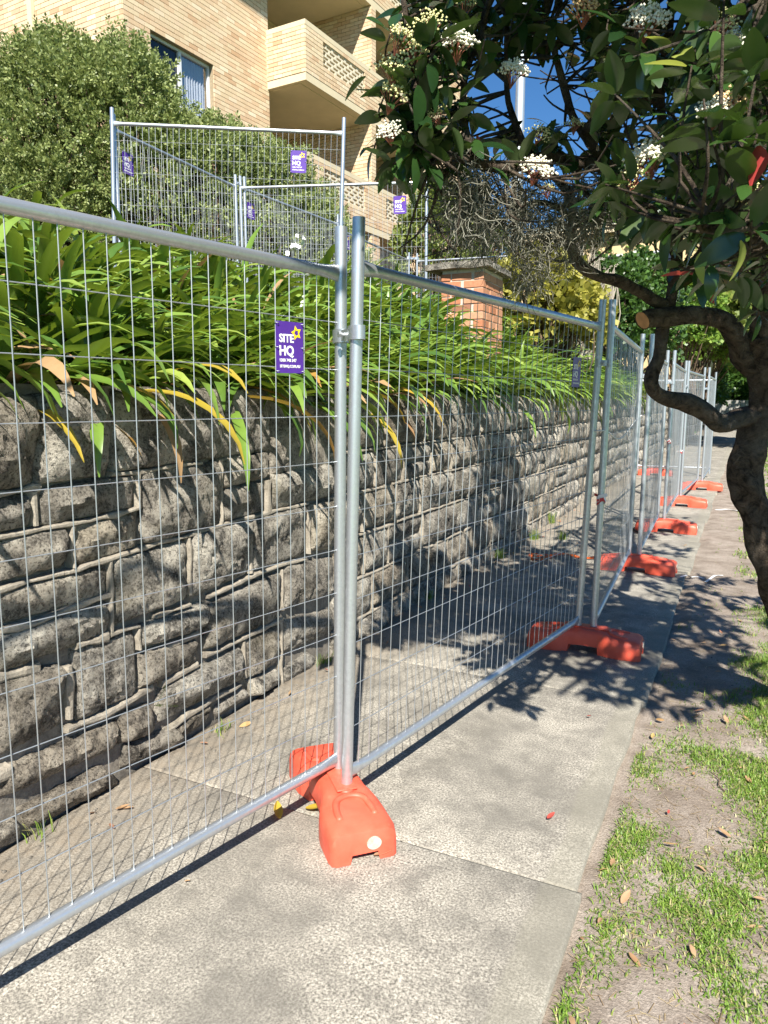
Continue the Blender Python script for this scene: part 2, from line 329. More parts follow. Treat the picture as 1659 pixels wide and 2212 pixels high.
def soil_z(x, y):
    d = max(0.0, -2.3 - x)
    z = 1.47 + 0.52 * min(d, 1.75) + 0.09 * max(0, d - 1.75)
    z += 0.22 * min(d / 0.8, 1) * max(0, min(1, (y - 3.2) / 4.0)) * max(0, min(1, (4.5 - d) / 2.5))
    return z + 0.03 * fbm((x * 1.2, y * 1.2, 9), 3)
gx = [-2.24, -2.3, -2.5, -2.8, -3.1, -3.4, -3.8, -4.2, -4.8, -5.5, -6.5, -8, -10, -13, -18, -28, -60]
sheet('garden_terrace', gx, [-6, -3, 0] + [0.6 * i for i in range(1, 45)] + [30, 36, 45, 60, 90], soil_z, BEDSOIL)

# ------------------------------------------------------------------ rock-faced retaining wall: every stone a part
WX = -2.17
wall = empty('stone_wall', (WX, 2.0, 0), label='dark rock-faced sandstone retaining wall with raised mortar joints beside the path', cat='wall')
def stone(qd, depth, nu, nv, seed, name='stone'):
    """qd: four (y, z) corners TL TR BR BL on the wall plane"""
    q = np.array(qd, float); v = []; f = []
    wu = np.linalg.norm(q[1] - q[0]); wv = np.linalg.norm(q[3] - q[0])
    planes = [(random.uniform(.78, 1.12), random.uniform(-.75, .75), random.uniform(-.9, .7), random.random(), random.random()) for _ in range(6)]
    for j in range(nv + 1):
        for i in range(nu + 1):
            u, w = i / nu, j / nv
            u2 = 0.5 - 0.5 * math.cos(math.pi * u) * (1 if abs(u - .5) < .5 else 1); u2 = 0.35 * u2 + 0.65 * u
            w2 = 0.35 * (0.5 - 0.5 * math.cos(math.pi * w)) + 0.65 * w
            p = (q[0] * (1 - u2) + q[1] * u2) * (1 - w2) + (q[3] * (1 - u2) + q[2] * u2) * w2
            de = min(u2 * wu, (1 - u2) * wu, w2 * wv, (1 - w2) * wv)
            cu = min(u2, 1 - u2) * wu; cv = min(w2, 1 - w2) * wv
            e = min(1.0, de / 0.020); e2 = min(1.0, de / 0.07); prof = (0.62 * math.sqrt(max(0, 1 - (1 - e) ** 2)) + 0.38 * e2) * min(1, (cu * cu + cv * cv) ** 0.5 / 0.03)
            P = (p[0] * 1.0, p[1] * 1.0, seed * 1.7)
            wob = 0.10 * mnoise.noise(Vector((P[0] * 9, P[1] * 10, P[2])))
            cut = min(h_ + gx_ * (u2 + wob - pu) + gz_ * (w2 + wob - pv) for h_, gx_, gz_, pu, pv in planes)      # split, faceted face
            nz = 0.16 * fbm((P[0] * 8, P[1] * 9, P[2]), 3) - 0.12 * abs(mnoise.noise(Vector((P[0] * 27, P[1] * 31, P[2])))) + 0.11 * mnoise.noise(Vector((P[0] * 60, P[1] * 66, P[2]))) + 0.08 * mnoise.noise(Vector((P[0] * 125, P[1] * 130, P[2])))
            d = depth * prof * max(0.34, cut + nz)
            jit = 0.010 * (1 - e)
            y = p[0] + jit * mnoise.noise(Vector((P[0] * 22, P[1] * 22, seed))); z = p[1] + jit * mnoise.noise(Vector((P[0] * 22 + 9, P[1] * 22, seed)))
            v.append((d - 0.004, y - 2.0, z))
    for j in range(nv):
        for i in range(nu): a = j * (nu + 1) + i; f.append((a, a + nu + 1, a + nu + 2, a + 1))
    n0 = len(v)
    rim = list(range(nu + 1)) + [(j + 1) * (nu + 1) - 1 for j in range(1, nv + 1)] + [nv * (nu + 1) + k for k in range(nu - 1, -1, -1)] + [j * (nu + 1) for j in range(nv - 1, 0, -1)]
    for r_ in rim: v.append((-0.10, v[r_][1], v[r_][2]))
    L = len(rim)
    for k in range(L): f.append((rim[k], rim[(k + 1) % L], n0 + (k + 1) % L, n0 + k))
    m = MB(); m.add(v, f); me = m.mesh(name, STONE, True)
    me.set_sharp_from_angle(angle=R(38))
    return obj(name, me, wall)
r1 = lambda x, y: (0.25 * x, 829.5 + 0.25 * y)
r2 = lambda x, y: (345.6 + 0.25 * x, 829.5 + 0.25 * y)
r3 = lambda x, y: (0.2734 * x, 1252.9 + 0.2734 * y)
r4 = lambda x, y: (345.6 + 0.25 * x, 1209.7 + 0.25 * y)
near = [[(-60, 866), (94, 857), (84, 1048), (-60, 1064)], [r1(392, 108), r1(985, 72), r1(975, 775), r1(355, 868)],
    [(264, 847), (592, 843), (596, 970), (258, 1018)], [(600, 845), (729, 843), (725, 1006), (602, 1024)],
    [r1(-150, 1015), r1(322, 985), r1(322, 1225), r1(-150, 1300)], [r1(402, 935), r1(1208, 795), r1(1210, 1062), r1(402, 1230)],
    [(320, 1022), (485, 1000), (486, 1132), (323, 1174)], [r2(605, 655), r2(990, 600), r2(988, 790), r2(605, 895)],
    [r2(602, 930), r2(945, 850), r2(945, 1095), r2(602, 1185)], [r2(1015, 800), r2(1520, 700), r2(1520, 960), r2(1040, 1075)],
    [r1(-150, 1420), r1(640, 1255), r1(628, 1560), r1(-150, 1760)], [r1(695, 1245), r1(1222, 1130), r1(1240, 1400), r1(695, 1580)],
    [(427, 1160), (547, 1128), (545, 1240), (428, 1288)], [r2(845, 1180), r2(1305, 1062), r2(1305, 1460), r2(850, 1615)],
    [r2(1345, 1060), r2(1530, 1010), r2(1530, 1415), r2(1345, 1440)], [(260, 1213), (414, 1172), (414, 1294), (262, 1350)],
    [(-40, 1303), (246, 1226), (244, 1288), (-40, 1362)], [(4, 1385), (244, 1306), (244, 1368), (8, 1456)],
    [r4(1122, 62), r4(1540, -10), r4(1540, 280), r4(1122, 425)], [r4(472, 400), r4(1082, 112), r4(1082, 512), r4(452, 768)],
    [(319, 1358), (458, 1306), (455, 1350), (319, 1400)], [(319, 1418), (436, 1388), (436, 1430), (318, 1488)],
    [r3(-30, 850), r3(538, 690), r3(535, 1145), r3(-30, 1440)], [r3(645, 585), r3(1115, 432), r3(1120, 895), r3(680, 1115)],
    [r4(792, 715), r4(1058, 592), r4(1062, 880), r4(800, 1030)], [r4(1112, 530), r4(1540, 445), r4(1540, 620), r4(1112, 798)],
    [(362, 1494), r4(742, 765), r4(738, 1035), r4(40, 1420)], [r3(120, 1515), r3(985, 1135), r3(960, 1325), r3(90, 1720)],
    [r3(1005, 1092), r3(1248, 995), r3(1255, 1228), r3(1012, 1288)], [r3(1060, 1335), r3(1420, 1180), r3(1500, 1290), r3(1040, 1480)],
    [r3(205, 1850), r3(880, 1500), r3(975, 1620), r3(330, 1960)], [r3(-40, 2010), r3(180, 1935), r3(235, 2060), r3(-40, 2190)],
    [r4(545, 1290), r4(780, 1130), r4(800, 1200), r4(560, 1360)], [r4(815, 1060), r4(1060, 945), r4(1088, 1070), r4(830, 1180)], [r4(1122, 960), r4(1340, 825), r4(1440, 900), r4(1122, 1075)],
    [r4(10, 1600), r4(500, 1262), r4(470, 1390), r4(40, 1680)]]
ns = 0
for i, qd in enumerate(near):
    yz = [(p[1], p[2]) for p in (on_x(a, b, WX + 0.05) for a, b in qd)]
    w = abs(yz[1][0] - yz[0][0]); h = abs(yz[3][1] - yz[0][1])
    cy = sum(q[0] for q in yz) / 4; cz = sum(q[1] for q in yz) / 4
    yz = [(y + math.copysign(.009, y - cy), z + math.copysign(.011, z - cz)) for y, z in yz]; yz = [(y, max(z, -0.06)) for y, z in yz]
    stone(yz, random.uniform(0.075, 0.105), max(12, int(w / 0.0125)), max(10, int(h / 0.0125)), i + 1); ns += 1
# the courses go on beyond the first pair of posts, and a little out of frame to the left
courses = [(1.565, 1.21), (1.193, 0.955), (0.938, 0.68), (0.663, 0.40), (0.383, 0.135), (0.118, -0.06)]
ribs = []; bedr = []
def run(y0, y1, fine):
    for ci, (zt, zb) in enumerate(courses):
        y = y0 + random.uniform(-0.0, 0.05); first = True
        while y < y1:
            w = random.uniform(0.34, 0.72) if ci != 5 else random.uniform(0.25, 0.5)
            w *= 1.15 if ci == 0 else 1
            w = min(w, y1 - y) if y1 - y < w + 0.15 else w
            a, b = y + 0.009, y + w - 0.009; dzt, dzb = random.uniform(-0.018, 0.012), random.uniform(-0.012, 0.018)
            split = random.random() < 0.14 and ci in (1, 2, 3)
            dens = 0.016 if y < 6 else 0.024 if y < 9 else 0.045 if y < 14 else 0.08
            gr = lambda L, k: max(5, int(L / (dens * k)))
            if split:
                zm = (zt + zb) / 2 + random.uniform(-.03, .03)
                stone([(a, zt + dzt), (b, zt), (b, zm + .01), (a, zm + .012)], random.uniform(.05, .085), gr(w, 1), gr(.12, .8), random.random() * 90)
                stone([(a, zm - .012), (b, zm - .01), (b, zb), (a, zb + dzb)], random.uniform(.05, .085), gr(w, 1), gr(.12, .8), random.random() * 90)
            else:
                stone([(a, zt + dzt), (b, zt + random.uniform(-.012, .012)), (b, zb + random.uniform(-.01, .01)), (a, zb + dzb)], random.uniform(.06, .105), gr(w, 1), gr(zt - zb, .8), random.random() * 90)
            if not first and y < 9: ribs.append((y, zt, zb))
            first = False; y += w
        if ci < 5: bedr.append((y0, min(y1, 10.0), zb - 0.011))
run(3.66, 24.0, True); run(-0.6, 1.32, False)
bk = MB(); bk.box((-0.118, 13.0, 0.72), (0.22, 46.0, 1.68)); bk.build('mortar_bed', MORTAR, wall)
# raised pointing ribbons
def ribbon(pts, wd, name='pointing'):
    """pts (y,z) along the joint; a proud, hand-struck strip of mortar"""
    P = []
    for i in range(len(pts) - 1):
        n = max(2, int(math.dist(pts[i], pts[i + 1]) / 0.05))
        for k in range(n): t = k / n; P.append((pts[i][0] * (1 - t) + pts[i + 1][0] * t, pts[i][1] * (1 - t) + pts[i + 1][1] * t))
    P.append(pts[-1]); m = MB(); v = []
    for i, (y, z) in enumerate(P):
        a = P[max(i - 1, 0)]; b = P[min(i + 1, len(P) - 1)]; t = np.array([b[0] - a[0], b[1] - a[1]]); t = t / (np.linalg.norm(t) + 1e-9); nn = np.array([-t[1], t[0]])
        w = wd * (0.66 + 0.75 * mnoise.noise(Vector((y * 13, z * 13, 5.0)))) / 2; w = max(w, 0.003)
        y += 0.006 * mnoise.noise(Vector((y * 9, z * 9, 1))); z += 0.006 * mnoise.noise(Vector((y * 9, z * 9, 7)))
        pr = 0.029 + 0.010 * mnoise.noise(Vector((y * 17, z * 17, 2)))
        for s, dx in ((1.5, -0.02), (1.0, pr - 0.004), (0.5, pr), (-0.5, pr), (-1.0, pr - 0.004), (-1.5, -0.02)):
            v.append((dx, y + nn[0] * w * s - 2.0, z + nn[1] * w * s))
    f = [(i * 6 + k, i * 6 + k + 1, (i + 1) * 6 + k + 1, (i + 1) * 6 + k) for i in range(len(P) - 1) for k in range(5)]
    f += [(5, 4, 3, 2, 1, 0), tuple((len(P) - 1) * 6 + k for k in range(6))]
    m.add(v, f); m.build(name, POINTING, wall, False)
def rib_px(pts, wd): ribbon([(p[1], p[2]) for p in (on_x(a, b, WX + 0.05) for a, b in pts)], wd)
for pts, wd in [([r1(-100, 985), r1(180, 935), r1(330, 895), r1(400, 905)], .03), ([r1(1010, 785), r1(1270, 770), r1(1420, 735), r2(180, 705), r2(400, 685)], .022), ([r1(345, 935), r1(370, 1230)], .028), ([r1(1238, 785), r1(1240, 1085)], .026),
        ([r1(0, 1340), r1(420, 1260), r1(830, 1185), r1(1240, 1085)], .022), ([r1(670, 1240), r1(680, 1590)], .018), ([r1(610, 1640), r1(1030, 1510), r1(1380, 1395), r2(0, 1390), r2(300, 1310), r2(600, 1220), r2(790, 1160), r2(1320, 1035)], .024),
        ([r1(1000, 1540), r1(1005, 1700), r3(925, 60), r3(930, 420)], .024), ([r1(0, 1810), r1(300, 1720), r1(600, 1640)], .024), ([r3(60, 415), r3(330, 350), r3(600, 230), r3(910, 130)], .03), ([r2(575, 650), r2(578, 1215)], .02), ([r2(295, 1330), r2(305, 1830)], .024), ([r2(825, 1200), r2(825, 1640)], .03),
        ([r2(980, 830), r2(985, 1110)], .04), ([r2(1325, 1060), r2(1325, 1470)], .018), ([r4(470, 330), r4(850, 140), r4(1120, 40), r4(1300, 0)], .024), ([r4(1095, 90), r4(1100, 440)], .02), ([r4(440, 840), r4(760, 690), r4(1100, 520)], .028), ([r4(770, 720), r4(775, 1020)], .02), ([r4(1085, 540), r4(1090, 920), r4(1100, 1080)], .026),
        ([r4(0, 510), r4(300, 395)], .02), ([r3(920, 440), r3(1140, 370)], .022), ([r3(1140, 390), r3(1145, 560)], .022), ([r4(30, 800), r4(370, 640)], .034), ([r4(60, 1080), r4(370, 915)], .034), ([r3(590, 690), r3(600, 1110)], .045), ([r3(570, 1200), r3(880, 1080), r3(1250, 860)], .034), ([r4(60, 1530), r4(430, 1260), r4(740, 1080)], .03), ([r3(650, 540), r3(900, 450)], .04), ([r3(0, 800), r3(360, 710)], .045), ([r3(0, 1590), r3(130, 1520)], .05)]:
    rib_px(pts, wd)
for y, zt, zb in ribs: ribbon([(y, zt), (y + random.uniform(-.01, .01), zb)], .02)
for y0, y1, z in bedr:
    y = y0
    while y < y1:
        L = random.uniform(.5, 1.2)
        if y0 > 2: ribbon([(y, z), (min(y + L, y1), z + random.uniform(-.008, .008))], .02)
        y += L + random.uniform(0, .12)

# ================================================================== TEMPORARY FENCE
PH, RB, RTOP = 2.0, 0.11, 1.85         # post length, rail heights above the post foot
def tube_mesh(name, pts, rad, mat, sides=12, sq=None):
    m = MB(); m.tube(pts, rad, sides, True, 0, sq); me = m.mesh(name, mat, True); me.set_sharp_from_angle(angle=R(50)); return me
POST_ME = tube_mesh('post', [(0, 0, 0), (0, 0, PH)], 0.0205, GALV, 14)
def hollow_post():
    m = MB(); n = 14; v = []
    for r, z in ((0.0205, 0), (0.0205, PH), (0.0175, PH), (0.0175, PH - 0.12)):
        for k in range(n): v.append((r * math.cos(2 * math.pi * k / n), r * math.sin(2 * math.pi * k / n), z))
    f = [(i * n + k, i * n + (k + 1) % n, (i + 1) * n + (k + 1) % n, (i + 1) * n + k) for i in range(3) for k in range(n)]
    f.append(tuple(range(n - 1, -1, -1))); f.append(tuple(3 * n + k for k in range(n)))
    m.add(v, f); me = m.mesh('post', GALV, True); me.set_sharp_from_angle(angle=R(45)); return me
POST_ME = hollow_post()
VW_ME = tube_mesh('vertical_wire', [(0, 0, RB), (0, 0, RTOP)], 0.00155, WIRE, 5)
_rail = {}; _hw = {}
def rail_me(L):
    k = round(L, 2)
    if k not in _rail:
        xs = [0.012, 0.03, 0.075, 0.11, L / 2, L - 0.11, L - 0.075, L - 0.03, L - 0.012]
        sq = [(0.55, 1.45), (0.55, 1.42), (0.8, 1.15), (1, 1), (1, 1), (1, 1), (0.8, 1.15), (0.55, 1.42), (0.55, 1.45)]
        _rail[k] = tube_mesh('top_rail', [(x, 0, 0) for x in xs], 0.0185, GALV, 14, sq)
        _hw[k] = tube_mesh('horizontal_wire', [(0.01, 0, 0), (L / 2, random.uniform(-.003, .003), 0), (L - 0.01, 0, 0)], 0.0016, WIRE, 5)
    return _rail[k], _hw[k]
def panel(A, B, z0, label, group, tilt=0.0, z1=None, bend=False):
    A = np.array(A, float); B = np.array(B, float); d = B - A; L = float(np.linalg.norm(d)); rz = math.atan2(d[1], d[0])
    L = round(L, 2)
    t = empty('temporary_fence', (A[0], A[1], z0), rz, label, 'fence', group)
    sl = 0 if z1 is None else -math.atan2(z1 - z0, L)
    t.rotation_euler = (tilt, sl, rz)
    rm, hm = rail_me(L)
    obj('post', POST_ME, t); obj('post', POST_ME, t, loc=(L, 0, 0))
    obj('top_rail', rm, t, loc=(0, 0, RTOP)); obj('bottom_rail', rm, t, loc=(0, 0, RB))
    n = max(4, int(round(L / 0.0625)))
    for i in range(1, n):
        o = obj('vertical_wire', VW_ME, t, loc=(L * i / n + random.uniform(-.002, .002), -0.004, 0))
        o.rotation_euler = (random.uniform(-.0012, .0012), random.uniform(-.0012, .0012) * (2.5 if bend and i % 7 == 3 else 1), 0)
    for i in range(1, 11): obj('horizontal_wire', hm, t, loc=(0, 0.0, RB + (RTOP - RB) * i / 11.1 + 0.012))
    return t, L
GS = 'temporary fence panels along the path'; GU = 'temporary fence panels on the garden terrace'
street = [((-1.78, -0.06), (-1.285, 2.24), 'galvanised mesh fence panel nearest the camera, running out of frame at left', 1.0),
          ((-1.205, 2.15), (-0.845, 4.42), 'galvanised mesh fence panel between the two nearest orange feet', 2.0),
          ((-0.755, 4.44), (-0.87, 6.76), 'galvanised mesh fence panel between the second and third orange feet', 0.8),
          ((-0.785, 6.80), (-0.86, 9.02), 'galvanised mesh fence panel between the third and fourth orange feet', 0.4),
          ((-0.79, 9.06), (-0.83, 11.38), 'galvanised mesh fence panel between the fourth and fifth orange feet', 0.4),
          ((-0.79, 11.42), (-0.69, 13.70), 'galvanised mesh fence panel between the fifth and sixth orange feet', 0.2),
          ((-0.62, 13.74), (-0.60, 16.02), 'farthest galvanised mesh fence panel along the path', 0.2)]
PAN = {}
for i, (a, b, lb, tl) in enumerate(street): PAN[i] = panel(a, b, 0.075, lb, GS, R(tl), bend=(i < 2))
panel((-0.60, 16.10), (-1.98, 16.0), 0.075, 'short galvanised mesh panel closing the path across to the wall', GS)
UZB = 2.43
upper = dict(A=((-6.10, 5.96), (-3.98, 7.02), 'upper mesh fence panel squarely in front of the tall shrub, right post leaning', R(0.5)),
             B=((-6.06, 6.03), (-6.20, 8.24), 'upper mesh fence panel receding from the tall shrub along the terrace', 0),
             C=((-6.18, 8.32), (-3.88, 9.16), 'upper mesh fence panel ending beside the leafy bush', R(0.5)),
             D=((-6.15, 8.36), (-6.02, 10.62), 'upper mesh fence panel in front of the long hedge', 0),
             E=((-6.00, 10.72), (-6.06, 13.46), 'upper mesh fence panel in front of the brick undercroft pier', 0),
             F=((-5.95, 13.60), (-3.3, 14.0), 'farthest upper mesh panel behind the orange brick pillar', 0))
for k, (a, b, lb, tl) in upper.items(): PAN[k] = panel(a, b, UZB + (-0.08 if k in 'EF' else 0.04 if k == 'A' else 0), lb, GU, tl, z1=UZB - 0.05 if k == 'A' else None)
# couplers
def clamp_me():
    m = MB()
    for x in (-0.046, 0.046):
        n = 14; v = []
        for r, z in ((0.0212, -0.022), (0.0262, -0.022), (0.0262, 0.022), (0.0212, 0.022)):
            for k in range(n): v.append((x + r * math.cos(2 * math.pi * k / n), r * math.sin(2 * math.pi * k / n), z))
        m.add(v, [(i * n + k, i * n + (k + 1) % n, ((i + 1) % 4) * n + (k + 1) % n, ((i + 1) % 4) * n + k) for i in range(4) for k in range(n)])
    m.box((0, 0.010, 0), (0.05, 0.006, 0.034)); m.box((0, -0.010, 0), (0.05, 0.006, 0.034))
    me = m.mesh('jaws', GALV, True); me.set_sharp_from_angle(angle=R(40)); return me
CL = clamp_me(); bm_ = MB(); bm_.tube([(0, -0.03, 0), (0, 0.032, 0)], 0.006, 8); bm_.tube([(0, -0.036, 0), (0, -0.028, 0)], 0.011, 6); bm_.tube([(0, 0.024, 0), (0, 0.032, 0)], 0.011, 6); BOLT = bm_.mesh('bolt', GALV, False)
def clamp(p, q, z, label):
    p = np.array(p, float); q = np.array(q, float); c = (p + q) / 2; d = q - p
    t = empty('fence_clamp', (c[0], c[1], z), math.atan2(d[1], d[0]), label, 'clamp', 'couplers joining the fence panels')
    s = float(np.linalg.norm(d)) / 0.092
    obj('jaws', CL, t, scale=(s, 1, 1)); obj('bolt', BOLT, t)
def top_at(k, end, z):                     # where a tilted panel's post is at height z
    t, L = PAN[k]; m = t.matrix_basis
    return m @ Vector((0 if end == 0 else L, 0, z - t.location.z))
ordn = ['first', 'second', 'third', 'fourth', 'fifth', 'sixth']
for i in range(6):
    a, b = top_at(i, 1, 1.72), top_at(i + 1, 0, 1.72)
    clamp(a[:2], b[:2], 1.72, f'steel clamp joining the {ordn[i]} pair of posts along the path')
for a, b, w in (('A', 'B', 'above the tall shrub'), ('B', 'C', 'in front of the long hedge'), ('D', 'E', 'beside the breeze-block screen'), ('E', 'F', 'near the leafy bush')):
    p = top_at(a, 0 if a == 'A' else 1, UZB + 1.92); q = top_at(b, 0, UZB + 1.92); clamp(p[:2], q[:2], UZB + 1.9 - (0.08 if b == 'F' else 0), f'small steel clamp on the upper fence posts {w}')
# hollow plastic feet
def foot_meshes():
    secs = []                              # s, half width, top z, bottom z at the middle
    prof = [(-0.335, 0.098, 0.085, 0), (-0.325, 0.112, 0.118, 0), (-0.30, 0.118, 0.132, 0), (-0.20, 0.118, 0.136, 0), (-0.155, 0.112, 0.146, 0), (-0.125, 0.100, 0.158, 0), (-0.09, 0.088, 0.164, 0.0), (-0.085, 0.087, 0.164, 0.05), (0, 0.084, 0.166, 0.055),
            (0.085, 0.087, 0.164, 0.05), (0.09, 0.088, 0.164, 0.0), (0.125, 0.100, 0.158, 0), (0.155, 0.112, 0.146, 0), (0.20, 0.118, 0.136, 0), (0.30, 0.118, 0.132, 0), (0.325, 0.112, 0.118, 0), (0.335, 0.098, 0.085, 0)]
    m = MB(); v = []; f = []
    K = 18
    for s, w, t, b in prof:
        endn = abs(s) > 0.24; nb = 0.035 if endn else b         # slot under each end
        ring = [(-w, b), (-w, t * 0.35 + b * .65), (-w * .99, t * 0.62), (-w * .95, t * 0.82), (-w * .86, t * 0.93), (-w * .70, t * 0.985), (-w * .40, t), (-w * .14, t), (w * .14, t), (w * .40, t), (w * .70, t * 0.985), (w * .86, t * 0.93), (w * .95, t * 0.82), (w * .99, t * 0.62), (w, t * 0.35 + b * .65), (w, b), (w * .52, b if not endn else b), (w * .46, nb), (-w * .46, nb), (-w * .52, b)]
        v += [(s, y, z) for y, z in ring]
    K = 20
    for i in range(len(prof) - 1):
        for k in range(K): f.append((i * K + k, i * K + (k + 1) % K, (i + 1) * K + (k + 1) % K, (i + 1) * K + k))
    f.append(tuple(range(K - 1, -1, -1))); f.append(tuple((len(prof) - 1) * K + k for k in range(K)))
    m.add(v, f); me = m.mesh('body', ORANGE, True); me.set_sharp_from_angle(angle=R(42))
    gs = []                                # moulded grip: a U-shaped ridge, one each end
    for sg in (-1, 1):
        g = MB(); pts = [(sg * 0.255, -0.062, 0.130), (sg * 0.20, -0.060, 0.137), (sg * 0.155, -0.045, 0.147), (sg * 0.14, 0, 0.151), (sg * 0.155, 0.045, 0.147), (sg * 0.20, 0.060, 0.137), (sg * 0.255, 0.062, 0.130)]
        g.tube(smooth_path(pts, 3), 0.0125, 8); gs.append(g.mesh('grip', ORANGE, True))
    hs = []
    for x in (-0.11, -0.045, 0.045, 0.11):
        h = MB(); n = 12; vv = []
        for r, z in ((0.029, 0.158), (0.027, 0.170), (0.0222, 0.170), (0.0215, 0.12)):
            for k in range(n): vv.append((x, 0, 0) if False else (x + r * math.cos(2 * math.pi * k / n), r * math.sin(2 * math.pi * k / n), z))
        h.add(vv, [(i * n + k, i * n + (k + 1) % n, (i + 1) * n + (k + 1) % n, (i + 1) * n + k) for i in range(3) for k in range(n)])
        hs.append(h.mesh('socket', ORANGE, True))
    pl = MB(); pl.box((0, 0, 0.168), (0.26, 0.075, 0.010)); pe = bevel_mesh(pl.mesh('centre_pad', ORANGE, True), 0.004, 2)
    c = MB(); c.tube([(0.328, 0.03, 0.072), (0.3395, 0.03, 0.0715)], 0.025, 20); ce = c.mesh('filler_cap', STICKER, False)
    return [('body', me), ('grip', gs[0]), ('grip', gs[1])] + [('socket', q) for q in hs] + [('centre_pad', pe), ('filler_cap', ce)]
FM = foot_meshes()
def foot(x, y, rz, label, sc=1.0):
    t = empty('ballast_block', (x, y, 0.002), rz, label, 'ballast block', 'orange plastic feet holding up the fence')
    for nm, me in FM: obj(nm, me, t)
    t.scale = (sc, sc, sc * .86); return t
for x, y, rz, lb in [(-1.27, 2.20, R(-44.5), 'orange plastic fence foot nearest the camera, with a grey filler cap'), (-0.80, 4.43, R(1), 'orange fence foot half in leaf shade, second from the camera'), (-0.80, 6.78, R(-2), 'orange fence foot third from the camera, beside the white paint marks'),
        (-0.76, 9.04, R(1), 'orange fence foot fourth from the camera'), (-0.76, 11.40, R(-2), 'orange fence foot fifth from the camera'), (-0.62, 13.72, R(2), 'orange fence foot farthest along the outer edge of the path'), (-1.62, 16.03, R(4), 'orange fence foot at the far end close to the stone wall')]:
    foot(x, y, rz, lb)

# ------------------------------------------------------------------ hire signs wired to the panels
def text_mesh(body, size, name, mat, off=0.0):
    c = bpy.data.curves.new(name, 'FONT'); c.body = body; c.size = size; c.offset = off; c.extrude = 0.0004; c.align_x = 'LEFT'; c.resolution_u = 3
    o = bpy.data.objects.new('tmp', c); col.objects.link(o); bpy.context.view_layer.update()
    me = bpy.data.meshes.new_from_object(o.evaluated_get(bpy.context.evaluated_depsgraph_get())); me.name = name
    bpy.data.objects.remove(o); me.materials.clear(); me.materials.append(mat)
    v = np.empty(len(me.vertices) * 3); me.vertices.foreach_get('co', v); v = v.reshape(-1, 3); return me, v[:, 0].min(), v[:, 0].max()
SW, SH = 0.118, 0.158
def sign_meshes():
    b = MB(); b.box((0, 0, 0), (SW, SH, 0.002)); bd = b.mesh('board', PURPLE)
    out = []
    for body, size, off, x0, y0, wid in (('SITE', 0.034, 0.0010, -0.046, 0.016, 0.062), ('HQ', 0.044, 0.0014, -0.046, -0.024, 0.062), ('1300 748 347', 0.0135, 0.0003, -0.045, -0.044, 0.072), ('SITEHQ.COM.AU', 0.0135, 0.0003, -0.045, -0.062, 0.088)):
        me, a, c = text_mesh(body, size, 'lettering', WHITE, off); s = wid / (c - a); out.append((me, (x0 - a * s, y0, 0.0014), s))
    st = MB(); v = []                        # hollow five-pointed star
    for k in range(10):
        a = math.pi / 2 + k * math.pi / 5 + 0.25; r = 0.0235 if k % 2 == 0 else 0.0125; v.append((r * math.cos(a), r * math.sin(a), 0))
    for k in range(10):
        a = math.pi / 2 + k * math.pi / 5 + 0.25 + 0.18; r = 0.0100 if k % 2 == 0 else 0.0068; v.append((r * math.cos(a), r * math.sin(a), 0))
    v2 = [(x, y, 0.0005) for x, y, z in v]
    st.add(v2, [(k, (k + 1) % 10, 10 + (k + 1) % 10, 10 + k) for k in range(10)])
    return bd, out, st.mesh('star', YELLOW)
SG = sign_meshes()
tie = MB(); tie.tube([(0.006 * math.cos(a), 0, 0.006 * math.sin(a)) for a in np.linspace(0, 5.6, 8)], 0.0013, 5); TIE = tie.mesh('wire_tie', WIRE, True)
def sign(k, px, py, label, sc=1.0, front=1, lz=None):
    t, L = PAN[k]; M = t.matrix_basis; n = M.to_3x3() @ Vector((0, -1, 0))
    P0 = np.array(t.location); p = on_plane(px, py, P0, np.array(n))
    inv = M.inverted() @ Vector(p)
    o = empty('hire_sign', (0, 0, 0), 0, label, 'sign', 'purple hire signs on the fence')
    o.matrix_basis = M @ Matrix.Translation((inv.x, -0.0085, inv.z)) @ Matrix.Rotation(R(90), 4, 'X') @ Matrix.Rotation(R(random.uniform(-1.5, 1.5)), 4, 'Z') @ Matrix.Scale(sc, 4)
    bd, txt, st = SG
    obj('board', bd, o)
    for me, loc, s in txt: obj('lettering', me, o, loc=loc, scale=(s, s * 1.0, 1))
    obj('star', st, o, loc=(0.028, 0.046, 0.0012))
    for x in (-1, 1):
        for y in (-1, 0, 1): obj('wire_tie', TIE, o, loc=(x * (SW / 2 - .004), y * (SH / 2 - .006), 0.001))
sign(0, 622, 751, 'purple hire sign with white lettering on the nearest fence panel')
sign(1, 1242, 804, 'purple hire sign seen edge-on against the strap leaves')
sign('A', 645, 350, 'purple hire sign at the right of the upper panel in front of the shrubs', 1.38)
sign('B', 275, 354, 'purple hire sign beside the left posts of the upper fence', 1.38)
sign('C', 864, 443, 'purple hire sign high on the upper panel beside the leafy bush', 1.4)
sign('D', 541, 456, 'small purple hire sign low in front of the long hedge', 1.3)
sign('E', 749, 523, 'small purple hire sign between the upper posts, mostly hidden', 1.4)

